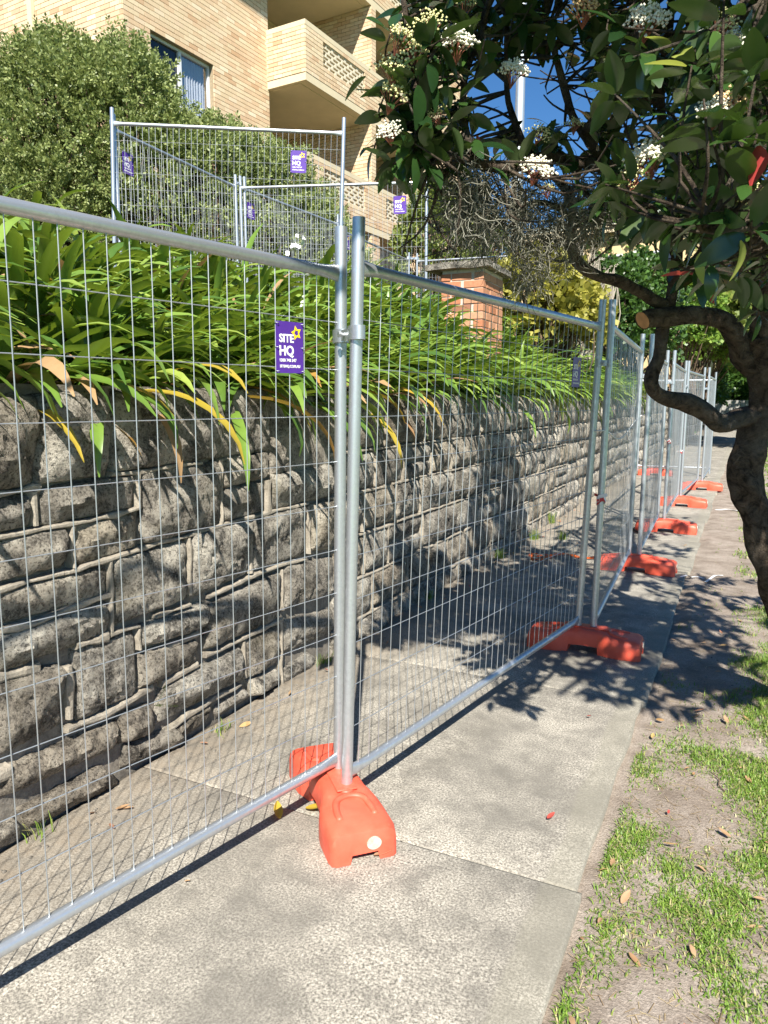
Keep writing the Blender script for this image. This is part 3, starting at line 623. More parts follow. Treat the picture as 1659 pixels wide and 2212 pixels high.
# ================================================================== APARTMENT BUILDING (local x out to the street, local y along the long front)
BO = np.array([-9.075, 14.646, 0.0]); BR = R(-3.5)
bld = empty('apartment_building', BO, BR, 'cream brick apartment block with stacked balconies and pierced parapets', 'building')
bnx = np.array([math.cos(BR), math.sin(BR), 0]); bny = np.array([-math.sin(BR), math.cos(BR), 0])
def loc_b(P): d = np.array(P) - BO; return d @ bnx, d @ bny, d[2]
def on_w(px, py, w): return loc_b(on_plane(px, py, BO + bnx * w, bnx))
BL, BH, PX_ = 0.25, 0.086, 0.010
brick_me = MB(); brick_me.box((0, 0, 0), (0.24, 0.076, 0.02)); brick_me = bevel_mesh(brick_me.mesh('brick', BRICK_O), 0.002, 1)
half_me = MB(); half_me.box((0, 0, 0), (0.115, 0.076, 0.02)); half_me = bevel_mesh(half_me.mesh('brick', BRICK_O), 0.002, 1)
field = MB(); cand = []
def bricks(axis, face, s0, s1, z0, z1, sgn, holes=(), prio=0, phase=0.0):
    """axis 'y': wall plane x=face running along y (outward sgn*x); axis 'x': plane y=face running along x (outward sgn*y)"""
    nr = int(round((z1 - z0) / BH))
    for r in range(nr):
        zc = z0 + (r + 0.5) * BH; a = s0 - (BL / 2 if r % 2 else 0) - phase
        while a < s1:
            l, h = max(a + 0.005, s0), min(a + BL - 0.005, s1); a += BL
            if h - l < 0.03: continue
            segs = [(l, h)]
            for (h0, h1, hz0, hz1) in holes:
                if zc > hz0 and zc < hz1:
                    ns_ = []
                    for l_, h_ in segs:
                        if h_ <= h0 or l_ >= h1: ns_.append((l_, h_))
                        else:
                            if l_ < h0 - 0.02: ns_.append((l_, h0 - 0.002))
                            if h_ > h1 + 0.02: ns_.append((h1 + 0.002, h_))
                    segs = ns_
            for l_, h_ in segs:
                if h_ - l_ < 0.03: continue
                c = (l_ + h_) / 2; L = h_ - l_; o = sgn * (0.002 + random.uniform(0, 0.002))
                if prio and abs(L - 0.24) < 0.004: cand.append((prio + random.random() * .2, axis, face + o, c, zc, sgn))
                elif axis == 'y': field.box((face + o, c, zc), (0.02, L, 0.076))
                else: field.box((c, face + o, zc), (L, 0.02, 0.076))
def part(name, mat, *boxes):
    m = MB()
    for c, d in boxes: m.box(c, d)
    return m.build(name, mat, bld)
def bx(x0, x1, y0, y1, z0, z1): return ((x0 + x1) / 2, (y0 + y1) / 2, (z0 + z1) / 2), (abs(x1 - x0), abs(y1 - y0), abs(z1 - z0))
U0, MW, UE = -4.06, -1.05, 8.7
WIN = (-3.44, -1.76, 6.93, 8.29)
# solid bodies behind the brick skins
part('wall', BMORTAR, bx(-9.0, MW - 0.008, U0 + 0.008, WIN[0], 2.3, 13.2)); part('wall', BMORTAR, bx(-9.0, MW - 0.008, WIN[1], 0.04, 2.3, 13.2))
part('wall', BMORTAR, bx(-9.0, MW - 0.008, WIN[0], WIN[1], 2.3, WIN[2])); part('wall', BMORTAR, bx(-9.0, MW - 0.008, WIN[0], WIN[1], WIN[3], 13.2)); part('wall', BMORTAR, bx(-9.0, MW - 0.35, WIN[0] + .001, WIN[1] - .001, WIN[2] + .001, WIN[3] - .001))
part('wall', BMORTAR, bx(-9.0, -2.61, 0.041, 5.5, 2.3, 13.2)); part('wall', BMORTAR, bx(-9.0, -0.008, 5.5, UE, 2.3, 13.2))
bricks('x', U0, -6.6, MW, 5.7, 10.7, -1, prio=0); bricks('y', MW, U0, 0.05, 5.7, 11.2, 1, [WIN], prio=2)
for k in range(3):
    zb = 5.75 + 2.67 * k; zc0 = zb + 0.16; zc1 = zc0 + 11 * BH; hz0, hz1 = zc0 + 4 * BH + .002, zc0 + 10 * BH + .03
    scr = [(0.68, 2.46, hz0, hz1), (3.55, 5.2, hz0, hz1)]
    part('balcony_slab', PAINT, bx(-2.6, 0.006, 0.0, 5.5, zb, zb + 0.155))
    # parapet core in pieces round the pierced screens
    ys = [0.0, 0.68, 2.46, 3.55, 5.2, 5.5]
    for j in range(5):
        if j in (1, 3): part('parapet', BMORTAR, bx(-0.11, -0.008, ys[j], ys[j + 1], zc0, hz0))
        else: part('parapet', BMORTAR, bx(-0.11, -0.008, ys[j] + (.008 if j == 0 else 0), ys[j + 1], zc0, zc1))
    part('parapet', BMORTAR, bx(MW, -0.112, 0.008, 0.11, zc0, zc1))
    bricks('y', 0.0, 0.0, 5.5, zc0, zc1, 1, scr, prio=3 if k == 1 else 0); bricks('x', 0.0, MW + 0.003, 0.0, zc0, zc1, -1, prio=5 if k == 1 else 0, phase=0.06)
    part('coping', PAINT, bx(-0.14, 0.014, -0.012, 5.5, zc1 + .003, zc1 + 0.105)); part('coping', PAINT, bx(MW + .002, -0.142, -0.012, 0.14, zc1 + .003, zc1 + 0.105))
    part('soffit_lining', PAINT, bx(-2.6, -0.2, 0.1, 5.4, zb - 0.012, zb - 0.002))
    # dividing pier out to the front, its side face bricked
    zt = zb + 2.67 - 0.014; z0 = zc1 + .107 if True else zb
    part('pier', BMORTAR, bx(-2.6, -0.012, 2.808, 3.012, zb + 0.16, zt))
    bricks('x', 2.80, -2.6, -0.012, zc0, zt, -1); bricks('y', -0.004, 2.80, 3.02, z0, zt, 1)
    bricks('x', 5.5, -2.6, -0.012, zc0, zt, -1)
    bricks('y', -2.61, 0.05, 5.5, zc0, zt, 1, [(0.6, 2.4, zb, zb + 2.35), (3.6, 4.9, zb, zb + 2.3)])
    for j, (y0, y1) in enumerate(((0.6, 2.4), (3.6, 4.9))):
        d = part('balcony_door', DARKGLASS, bx(-2.66, -2.585, y0 + .04, y1 - .04, zb + .17, zb + 2.28))
        m = MB()
        for q in (y0 + .02, (y0 + y1) / 2, y1 - .02): m.box((-2.58, q, zb + 1.22), (0.03, 0.05, 2.15))
        m.box((-2.58, (y0 + y1) / 2, zb + 2.3), (0.03, y1 - y0, 0.05)); fo = m.build('door_frame', ALU, d); fo['kind'] = 'stuff'
    # pierced screen: hollow blocks in running bond
    blk = MB()
    for dy, dz, sy, sz in ((0, 0.034, .27, .018), (0, -0.034, .27, .018), (-0.119, 0, .032, .05), (0.119, 0, .032, .05)): blk.box((0, dy, dz), (0.09, sy, sz))
    bme = blk.mesh('breeze_block', SCREENM)
    for (s0, s1, h0, h1) in scr:
        for r in range(6):
            y = s0 + (0.135 if r % 2 else 0.0); 
            while y < s1 - 0.1:
                w = min(0.27, s1 - y); obj('breeze_block', bme, bld, loc=(-0.055, y + w / 2, h0 + (r + .5) * BH), scale=(1, w / 0.27 * .985, 1)); y += 0.27
# undercroft piers below the lowest balcony
for y0 in (2.8, 5.2):
    part('pier', BMORTAR, bx(-2.6, -0.012, y0 + .008, y0 + 0.4, 2.2, 5.748)); bricks('x', y0, -2.6, -0.012, 2.42, 5.73, -1); bricks('y', -0.004, y0, y0 + 0.41, 2.42, 5.73, 1)
bricks('y', 0.0, 5.5, UE, 5.8, 12.9, 1)
part('eave', EAVE, bx(-9.2, 0.62, -4.5, UE + .35, 13.2, 13.36)); part('gutter', ROOFM, bx(0.625, 0.75, -4.5, UE + .35, 13.22, 13.42)); part('roof', ROOFM, bx(-9.0, 0.6, -4.4, UE + .3, 13.43, 14.2))
part('downpipe', PAINT, bx(-3.53, -3.40, U0 - 0.09, U0 - 0.02, 3.0, 13.19))
# the bedroom window
wy = (WIN[0] + WIN[1]) / 2
w_ = part('window', ALU, bx(MW - .16, MW - .10, WIN[0] + .002, WIN[0] + .05, WIN[2] + .002, WIN[3] - .002)); 
for c in (bx(MW - .16, MW - .10, WIN[1] - .05, WIN[1] - .002, WIN[2] + .002, WIN[3] - .002), bx(MW - .16, MW - .10, WIN[0] + .05, WIN[1] - .05, WIN[3] - .055, WIN[3] - .004), bx(MW - .15, MW - .085, wy - .035, wy + .035, WIN[2] + .01, WIN[3] - .06)):
    m = MB(); m.box(*c); m.build('window_frame', ALU, bld)
m = MB(); m.box(*bx(MW - .145, MW - .135, WIN[0] + .05, wy - .035, WIN[2] + .01, WIN[3] - .06)); m.build('pane', DARKGLASS, bld)
cm = MB(); v = []; f = []; N = 60
for i in range(N + 1):
    y = wy + .04 + (WIN[1] - .06 - wy - .04) * i / N; x = MW - .20 + .02 * math.sin(i * 1.05) + .008 * math.sin(i * 2.3); v += [(x, y, WIN[2] + .01), (x, y, WIN[3] - .06)]
cm.add(v, [(2 * i, 2 * i + 2, 2 * i + 3, 2 * i + 1) for i in range(N)]); cm.build('curtain', CURTAIN, bld, True)
gl = NT('clear_glass'); tr_ = gl.n('BsdfTransparent'); gs_ = gl.n('BsdfGlossy'); gs_.inputs['Roughness'].default_value = .02; mx_ = gl.n('MixShader'); mx_.inputs[0].default_value = .16
gl.l(tr_.outputs[0], mx_.inputs[1]); gl.l(gs_.outputs[0], mx_.inputs[2]); gl.l(mx_.outputs[0], gl.out.inputs[0])
m = MB(); m.box(*bx(MW - .128, MW - .124, wy + .035, WIN[1] - .05, WIN[2] + .01, WIN[3] - .06)); m.build('pane', gl.m, bld)
cand.sort(reverse=True)
for i, (pr, ax, fc, c, z, sg) in enumerate(cand):
    if i < 300:
        o = obj('brick', brick_me, bld, loc=(fc, c, z) if ax == 'y' else (c, fc, z)); o.rotation_euler = (R(90), 0, R(90)) if ax == 'y' else (R(90), 0, 0)
    elif ax == 'y': field.box((fc, c, z), (0.02, 0.24, 0.076))
    else: field.box((c, fc, z), (0.24, 0.02, 0.076))
tag(field.build('brickwork', BRICK_I, bld), kind='stuff')

# ------------------------------------------------------------------ orange brick pillar behind the wall
pil = empty('brick_pillar', (-3.2, 8.0, 1.7), R(0), 'orange brick pillar with a rough stone cap behind the strap leaves', 'pillar')
PWd, PD, PZ = 0.50, 0.74, 1.26
m = MB(); m.box((PWd / 2, PD / 2, PZ / 2 - .15), (PWd - .02, PD - .02, PZ + .3)); m.build('core', m_plain('pale_mortar', (0.52, 0.45, 0.37), .9, 0, .15, 30), pil)
pb = MB(); pb.box((0, 0, 0), (0.23, 0.110, 0.076)); pb = bevel_mesh(pb.mesh('brick', RED_O), 0.004, 1)
ph_ = MB(); ph_.box((0, 0, 0), (0.110, 0.110, 0.076)); ph_ = bevel_mesh(ph_.mesh('brick', RED_O), 0.004, 1)
for r in range(int(PZ / BH)):
    z = (r + .5) * BH + 0.02; j = lambda: random.uniform(-.003, .003)
    if r % 2 == 0:
        for x in (0.12, 0.38): obj('brick', pb, pil, loc=(x + (0.005 if x > .2 else -.002), 0.055 + j(), z))
        for y in (0.24, 0.49): obj('brick', pb, pil, loc=(PWd - 0.055 + j(), y, z), rot=(0, 0, R(90)))
        obj('brick', ph_, pil, loc=(PWd - 0.055 + j(), 0.675, z))
    else:
        obj('brick', ph_, pil, loc=(0.055, 0.055 + j(), z)); obj('brick', pb, pil, loc=(0.24, 0.055 + j(), z)); 
        for y in (0.115, 0.365, 0.615): obj('brick', pb, pil, loc=(PWd - 0.055 + j(), y, z), rot=(0, 0, R(90)))
bmc = bmesh.new(); bmesh.ops.create_cube(bmc, size=1.0); bmesh.ops.subdivide_edges(bmc, edges=bmc.edges[:], cuts=6, use_grid_fill=True)
for vv in bmc.verts:
    vv.co = Vector((vv.co.x * 0.74 + PWd / 2 - .04, vv.co.y * 0.92 + PD / 2, vv.co.z * 0.07 + PZ + .035)); nn = fbm(vv.co * 9, 3); vv.co += Vector((nn * .02, fbm(vv.co * 8 + Vector((5, 0, 0)), 3) * .02, fbm(vv.co * 7 + Vector((0, 5, 0)), 3) * .018))
cme = bpy.data.meshes.new('cap_stone'); bmc.to_mesh(cme); bmc.free(); obj('cap_stone', cme, pil, STONE)
# ------------------------------------------------------------------ steel street light pole
pole = empty('street_light_pole', (-3.42, 11.7, 2.15), 0, 'tall grey steel street light pole behind the brick pillar', 'pole')
m = MB(); m.tube([(0, 0, 0), (0, 0, 3), (0, 0, 8.5)], [0.088, 0.075, 0.05], 16); m.build('shaft', STEELPOLE, pole, True)
m = MB(); m.tube([(0, 0, 1.55), (0, 0, 1.66)], 0.094, 16); m.build('band', STEELPOLE, pole, True)
m = MB(); m.tube(smooth_path([(0, 0, 8.4), (0.2, 0, 8.9), (0.8, 0, 9.2), (1.6, 0, 9.25)], 4), 0.03, 8); m.build('outreach_arm', STEELPOLE, pole, True)
m = MB(); m.box((1.85, 0, 9.25), (0.6, 0.2, 0.1)); lm = bevel_mesh(m.mesh('lantern', STEELPOLE), 0.03, 2); obj('lantern', lm, pole)
# ------------------------------------------------------------------ neighbour's house far behind
hs = empty('neighbour_house', (-8.2, 27.5, 2.6), R(-6), 'cream brick house with a pale roof far behind the tree', 'house')
def hpart(name, mat, *b):
    m = MB(); m.box(*b); return m.build(name, mat, hs)
hpart('wall', FARBRICK, *bx(0, 6.4, 0, 6, -0.6, 4.7))
hpart('fascia', PAINT, *bx(-.3, 6.7, -.35, -.25, 4.6, 4.85))
m = MB(); m.add([(-.4, -.4, 4.75), (6.8, -.4, 4.75), (6.8, 6.4, 4.75), (-.4, 6.4, 4.75), (2.2, 2.6, 6.0), (4.2, 2.6, 6.0)], [(0, 1, 5, 4), (1, 2, 5), (2, 3, 4, 5), (3, 0, 4), (3, 2, 1, 0)]); m.build('roof', m_plain('pale_green_roof', (0.33, 0.36, 0.30), .6, 0, .1), hs)
for x in (1.1, 3.0, 4.9):
    w = hpart('window', ALU, *bx(x - .06, x + 1.06, -.04, -.002, 2.6, 3.9)); m = MB(); m.box(*bx(x, x + 1, -.06, -.042, 2.66, 3.84)); m.build('pane', DARKGLASS, w)

# ================================================================== PLANTING
def strap_mesh(name, L, W, el, bend, twist, mat, seg=9):
    """arching strap leaf growing from the origin towards local +x"""
    v = []; x = z = 0.0; a = el
    for i in range(seg + 1):
        t = i / seg; w = W * (0.62 + 0.75 * math.sin(math.pi * min(1, t * 1.02) ** 0.8)) * (1.0 if t < .8 else max(0.06, (1 - t) / .2) ** .6) * 0.5
        tw = twist * t; cy, sy = math.cos(tw), math.sin(tw); nx, nz = -math.sin(a), math.cos(a)
        for s in (-1, 0, 1):
            lift = (0.16 * w * 2 if s else 0)
            v.append((x + nx * (s * w * sy + lift), s * w * cy, z + nz * (s * w * sy + lift)))
        x += L / seg * math.cos(a); z += L / seg * math.sin(a); a -= bend / seg * (0.4 + 1.2 * t)
    f = [(i * 3 + k, (i + 1) * 3 + k, (i + 1) * 3 + k + 1, i * 3 + k + 1) for i in range(seg) for k in range(2)]
    return v, f
SL = []
for i in range(14):
    v, f = strap_mesh('leaf', random.uniform(.48, .70), random.uniform(.034, .048), R(random.uniform(48, 80)), R(random.uniform(60, 150)), random.uniform(-.7, .7), AGA); SL.append((v, f))
for i in range(6):
    v, f = strap_mesh('leaf', random.uniform(.38, .52), random.uniform(.038, .05), R(random.uniform(66, 86)), R(random.uniform(15, 50)), random.uniform(-.5, .5), AGA); SL.append((v, f))
def lm_(v, f, mat):
    m = MB(); m.add(v, f); return m.mesh('leaf', mat, True)
SLM = [lm_(v, f, AGA) for v, f in SL]; SLY = [lm_(*SL[i], AGA_Y) for i in range(0, 14, 2)]; SLD = [lm_(*SL[i], AGA_D) for i in range(1, 14, 3)]
AG = 'strap-leaved clumps massed behind the stone wall'; ALB = 'clump of arching green strap leaves massed above the stone wall'
def clump(x, y, z, n, front, single, scl, hang=0.0):
    t = empty('agapanthus_clump', (x, y, z), 0, (ALB if not front else 'clump of strap leaves drooping over the top edge of the stone wall'), 'plant', AG); fm = MB()
    for i in range(n):
        if front: az = random.gauss(0.6, 0.75)
        else: az = random.gauss(0.55, 1.15)
        yel = random.random(); kind = 'y' if yel < (.04 if front else .012) else 'd' if yel < (.085 if front else .03) else 'g'
        low = kind != 'g'
        tilt = random.gauss(0.20 if front else -0.04, 0.26 if front else 0.22) + hang + (0.45 if low else 0)
        s = scl * random.uniform(.78, 1.12)
        p = (random.gauss(0, .045), random.gauss(0, .06), random.uniform(-.03, .03))
        k = random.randrange(14 if front or random.random() < .7 else 20)
        if single:
            me = random.choice(SLY) if kind == 'y' else random.choice(SLD) if kind == 'd' else SLM[k]
            o = obj('leaf', me, t, loc=p); o.rotation_euler = Euler((0, tilt, az), 'XYZ'); o.scale = (s, s, s)
        else:
            v = np.array(SL[k][0]) * s; M = np.array(Matrix.Rotation(az, 3, 'Z') @ Matrix.Rotation(tilt, 3, 'Y')); fm.add(v @ M.T + np.array(p), SL[k][1])
    if not single: fm.build('leaves', AGA_I, t, True)['kind'] = 'stuff'
y = 0.75
while y < 17.5:
    st = 0.27 if y < 7 else 0.34
    for ri, X in enumerate((-2.44, -2.64, -2.95, -3.35, -3.8)):
        if ri == 4 and random.random() < .35: continue
        xx = X + random.uniform(-.07, .07); yy = y + random.uniform(-.11, .11) + (st / 2 if ri % 2 else 0)
        if -3.4 < xx < -2.55 and 7.3 < yy < 8.9: continue
        sc = (1.0 + 0.12 * max(0, min(1, (y - 3) / 4))) * random.uniform(.9, 1.1)
        near_ = yy < 5.2 and ri < 4
        clump(xx, yy, soil_z(xx, yy) - .03, 26 if ri == 0 else 27 if ri < 3 else 20, ri == 0, near_, sc)
    y += st

for yy in (2.75, 2.98, 3.2, 3.42, 3.62, 4.6, 6.1):
    clump(-2.31, yy, 1.50, 9, True, yy < 5.2, 1.05, 0.42)
def sprig_template(kind):
    """a short leafy shoot along +x: diamond leaves"""
    v = []; f = []
    if kind == 'fine': n, L, l, w = 13, 0.15, 0.052, 0.013
    elif kind == 'olive': n, L, l, w = 11, 0.17, 0.07, 0.021
    elif kind == 'broad': n, L, l, w = 9, 0.20, 0.095, 0.042
    else: n, L, l, w = 9, 0.24, 0.12, 0.05
    for i in range(n):
        t = (i + .5) / n; a = i * 2.4; c = np.array([L * t, 0, 0]); d = np.array([0.75 - .2 * (1 - t), math.cos(a) * .75, math.sin(a) * .75]); d /= np.linalg.norm(d)
        s = np.cross(d, np.array([math.sin(a * 1.7), .3, math.cos(a * 1.3)])); s /= np.linalg.norm(s) + 1e-6
        ll = l * (1.1 - .35 * t); b = len(v)
        v += [c, c + d * ll * .5 + s * w, c + d * ll, c + d * ll * .5 - s * w]; f.append((b, b + 1, b + 2, b + 3))
    return np.array(v), np.array(f)
TPL = {k: sprig_template(k) for k in ('fine', 'olive', 'broad', 'big')}
def foliage(mb, centers, normals, kind, size=1.0, spread=0.7):
    tv, tf = TPL[kind]
    n = len(centers); d = normals + rng.normal(0, spread, (n, 3)); d[:, 2] += .25; d /= np.linalg.norm(d, axis=1, keepdims=True)
    r = rng.normal(0, 1, (n, 3)); s = np.cross(d, r); s /= np.linalg.norm(s, axis=1, keepdims=True) + 1e-9; u = np.cross(d, s)
    sc = size * rng.uniform(.7, 1.25, (n, 1, 1))
    V = (tv[None, :, 0:1] * d[:, None] + tv[None, :, 1:2] * s[:, None] + tv[None, :, 2:3] * u[:, None]) * sc + centers[:, None]
    Fq = (tf[None] + (np.arange(n) * len(tv))[:, None, None]).reshape(-1, 4)
    mb.addn(V.reshape(-1, 3), Fq)
def blob_points(c, r, n, seed, rough=0.28, inner=0.35, fl=1.6):
    """points in the outer shell of a lumpy ellipsoid, outward normals"""
    d = rng.normal(0, 1, (n, 3)); d /= np.linalg.norm(d, axis=1, keepdims=True); d[:, 2] = np.where(d[:, 2] < -.55, -d[:, 2], d[:, 2])
    k = np.array([1 + rough * fbm((q[0] * fl + seed, q[1] * fl, q[2] * fl), 4) for q in d]); u = rng.uniform(0, 1, n) ** .45
    k *= (1 - inner) + inner * u
    return np.array(c) + d * np.array(r) * k[:, None], d
def shrub(name, label, cat, base, blobs, kind, mat, size, group=None, twig=BROWNTWIG, ntw=40, spread=.7):
    base = np.array(base, float); t = empty(name, base, 0, label, cat, group); m = MB(); tw = MB()
    for bi, (c, r, n) in enumerate(blobs):
        P, D = blob_points(np.array(c) - base, r, n, bi * 3.7 + base[0]); foliage(m, P, D, kind, size, spread)
        for i in range(ntw):
            e = P[rng.integers(len(P))]; b0 = np.array([(c[0] - base[0]) * .7 + rng.normal(0, r[0] * .15), (c[1] - base[1]) * .8 + rng.normal(0, r[1] * .2), 0]); mid = b0 * .4 + e * .6 + rng.normal(0, .12, 3) - np.array([0, 0, .1])
            tw.tube(smooth_path([b0, mid, e], 3), [.022, .02, .017, .014, .011, .008, .005], 5, False)
    tag(m.build('crown', mat, t), kind='stuff'); tag(tw.build('stems', twig, t, True), kind='stuff')
    return t
shrub('tall_shrub', 'tall rounded fine-leaved shrub at the left against the brick corner', 'shrub', (-8.4, 7.5, 2.6),
      [((-8.5, 7.6, 4.6), (1.0, 1.0, 1.65), 3400), ((-7.95, 8.1, 4.75), (.85, .85, 1.5), 2300), ((-9.1, 7.15, 4.2), (.8, .8, 1.5), 1700), ((-8.6, 7.3, 3.4), (1.1, 1.0, 1.2), 1500)], 'fine', SHRUB_A, 1.15)
shrub('hedge', 'long clipped-looking fine-leaved hedge behind the upper mesh panels', 'hedge', (-7.3, 10.3, 2.6),
      [((-7.35, 8.7, 4.05), (.85, .95, 1.5), 1900), ((-7.3, 9.7, 4.15), (.8, .95, 1.55), 1900), ((-7.2, 10.7, 4.05), (.75, .9, 1.45), 1700), ((-7.1, 11.6, 3.85), (.7, .85, 1.3), 1500), ((-7.0, 12.35, 3.5), (.6, .7, 1.1), 1000)], 'fine', SHRUB_A, 1.15, ntw=30)
shrub('leafy_bush', 'olive green bush with bare lower stems in front of the brick block', 'bush', (-5.9, 14.9, 2.45), [((-5.9, 14.9, 4.7), (1.0, 1.0, 1.15), 1300), ((-5.2, 15.2, 4.2), (.8, .8, .9), 600)], 'olive', SHRUB_B, 1.2, ntw=110, twig=BROWNTWIG)
shrub('yellow_shrub', 'yellow-green leafy shrub right of the steel pole', 'shrub', at(1165, 690, 10.5) * [1, 1, 0] + [0, 0, 2.0], [(at(1165, 665, 10.5), (.62, .6, .62), 420), (at(1215, 690, 10.8), (.5, .5, .5), 260)], 'broad', SHRUB_Y, 1.1)
shrub('dead_shrub', 'grey leafless shrub of tangled twigs above the dark hedge', 'shrub', at(1230, 640, 13.5) * [1, 1, 0] + [0, 0, 2.2], [(at(1225, 600, 13.5), (.75, .75, .75), 60), (at(1265, 620, 13.8), (.6, .6, .6), 40)], 'olive', GREYTWIG, .5, twig=GREYTWIG, ntw=260)
shrub('dark_hedge', 'dark green rounded bush beyond the strap leaves beside the second pair of posts', 'bush', at(1320, 780, 16) * [1, 1, 0] + [0, 0, 1.9], [(at(1300, 690, 16), (1.0, 1.0, 1.15), 1500), (at(1380, 690, 17), (.9, 1.0, 1.3), 1100)], 'broad', HEDGE_D, 1.0)
shrub('bright_bush', 'bright green leafy bush above the far fence panels', 'bush', at(1470, 780, 22) * [1, 1, 0] + [0, 0, 1.6], [(at(1470, 690, 22), (1.15, 1.2, 1.3), 1500), (at(1540, 740, 25), (1.0, 1.2, 1.2), 900)], 'broad', HEDGE_L, 1.2)
shrub('gate_bush', 'dark low bush overhanging the far end of the path', 'bush', (-2.6, 33, 1.2), [((-2.2, 33, 2.4), (1.3, 1.8, 1.5), 1100)], 'broad', HEDGE_D, 1.5)
# far trees
def far_tree(x, y, z, h, r, mat, label, n=2600, kind='big', size=1.7, trunk_h=None):
    t = empty('background_tree', (x, y, z), 0, label, 'tree', 'trees in the background'); tr = MB(); tr.tube(smooth_path([(0, 0, -.2), (.1, .05, h * .3), (-.05, .1, h * .6), (.1, 0, h * .85)], 4), list(np.linspace(.17, .05, 13)), 9, True, .2); tr.build('trunk', BARK, t, True)
    m = MB(); lb = MB()
    for i in range(6):
        a = i * 2.1 + x; c = (math.cos(a) * r * .45, math.sin(a) * r * .45, h * random.uniform(.55, .88)); P, D = blob_points(c, (r * .62, r * .62, h * .24), n // 6, i * 5.1 + x, .35, .5); foliage(m, P, D, kind, size, .9)
        lb.tube(smooth_path([(0, 0, h * .35), (c[0] * .5, c[1] * .5, h * .5), c], 3), [.07, .06, .055, .05, .04, .03, .02], 6, False)
    tag(m.build('crown', mat, t), kind='stuff'); tag(lb.build('limbs', BARK, t, True), kind='stuff')
far_tree(-4.2, 30, 1.9, 6.4, 2.7, HEDGE_D, 'dark leafy tree rising behind the bright bush and far fence', 2600)
far_tree(0.9, 27, 0, 6.6, 2.8, SHRUB_B, 'olive-leaved tree beyond the far end of the fence', 2600)
far_tree(-7.8, 37, 2.0, 6.0, 2.6, SHRUB_B, 'pale olive tree beside the far cream house', 1800)
far_tree(1.6, 42, 0, 8.2, 3.4, HEDGE_D, 'large dark tree closing the far end of the street', 2400)
far_tree(-2.6, 47, 0.4, 6.5, 3.0, SHRUB_B, 'hazy olive tree beyond the end of the path', 1800)
far_tree(-6.5, 50, 1.0, 6.5, 3.2, HEDGE_D, 'dark tree left of the far paling fence', 1800)
far_tree(4.2, 50, 0, 7.0, 3.6, HEDGE_L, 'sunlit tree right of the far paling fence', 1800)
shrub('far_hedge', 'dark hedge massed behind the far paling fence', 'hedge', (0, 54, 0), [((-2, 54, 1.6), (2.4, 1.2, 2.4), 1100), ((1.6, 54, 1.6), (2.4, 1.2, 2.6), 1100)], 'big', HEDGE_D, 2.4, ntw=10)
# far gate post and fence at the path's end
gt = empty('dark_gate', (-1.75, 27.0, 0), 0, 'dark metal gate standing at the far end of the stone wall', 'gate')
m = MB(); m.tube([(0, 0, 0), (0, 0, 1.45)], .035, 8); m.build('post', BLACKHOSE, gt, True)
m = MB(); m.tube([(.75, 0, 0), (.75, 0, 1.4)], .03, 8); m.build('post', BLACKHOSE, gt, True)
for z in (.2, .75, 1.35): m = MB(); m.tube([(0, 0, z), (.75, 0, z)], .02, 6); m.build('rail', BLACKHOSE, gt, True)
for i in range(7): m = MB(); m.tube([(.09 + i * .095, 0, .2), (.09 + i * .095, 0, 1.35)], .011, 6); m.build('bar', BLACKHOSE, gt, True)
fl = empty('paling_fence', (-3.5, 52, 0), 0, 'pale grey paling fence across the end of the street', 'fence')
for i in range(30): m = MB(); m.box((i * .27, random.uniform(-.01, .01), .8), (.25, .03, 1.6 + random.uniform(-.03, .03))); m.build('paling', m_plain('paling_timber', (.30, .29, .27), .9, 0, .2) if i == 0 else bpy.data.materials['paling_timber'], fl)

# ================================================================== STREET TREE IN FRONT (glossy leaves, blossom, hanging moss)
def tree_leaf_mesh(mat, L=0.105, W=0.046, fold=0.25, curl=0.5):
    seg = 6; v = []
    for i in range(seg + 1):
        t = i / seg; w = W / 2 * math.sin(math.pi * (0.03 + 0.94 * t) ** 0.85) ** 0.8; x = L * t; z = -curl * L * t * t * .5
        for s in (-1, -.5, 0, .5, 1): v.append((x, s * w, z + abs(s) * w * fold - (0.15 * w * s * s)))
    f = [(i * 5 + k, (i + 1) * 5 + k, (i + 1) * 5 + k + 1, i * 5 + k + 1) for i in range(seg) for k in range(4)]
    return np.array(v), f
LV = [tree_leaf_mesh(None, random.uniform(.075, .10), random.uniform(.034, .047), random.uniform(.1, .5), random.uniform(.1, .9)) for _ in range(7)]
def lmk(i, mat):
    m = MB(); m.add(*LV[i]); return m.mesh('leaf', mat, True)
LM = [lmk(i, TLEAF) for i in range(7)]; LMP = [lmk(i, TLEAF_P) for i in range(3)]; LMR = [lmk(i, TLEAF_R) for i in range(3)]
TB = on_z(1752, 1580, 0)
tree = empty('street_tree', TB, 0, 'gnarled flowering street tree with glossy leaves leaning over the verge', 'tree')
def tl(p): return np.array(p) - TB
limb_pts = []
def limb(name, pxd, r0, r1, k=5, sides=14, lump=.42):
    P = [tl(at(*q)) if len(q) == 3 and q[0] > 20 else tl(np.array(q)) for q in pxd]; P = smooth_path(P, k); n = len(P)
    for i in range(1, n - 1): P[i] = P[i] + np.array([mnoise.noise(Vector(P[i] * 6 + s)) for s in (0, 11, 23)]) * .018
    rad = [r0 + (r1 - r0) * (i / (n - 1)) ** .9 for i in range(n)]
    m = MB(); m.tube(P, rad, sides, True, lump); m.build(name, BARK, tree, True)
    for i, p in enumerate(P):
        if rad[i] < .04: limb_pts.append((p, rad[i]))
    return P
W_ = lambda x, y, z: (x, y, z)
limb('trunk', [(1752, 1590, 3.42), (1700, 1330, 3.42), (1655, 1190, 3.4), (1614, 1060, 3.4), (1606, 1010, 3.4), (1628, 945, 3.4), (1645, 890, 3.38), (1648, 800, 3.35), (1640, 720, 3.3)], .082, .062, 6, 16)
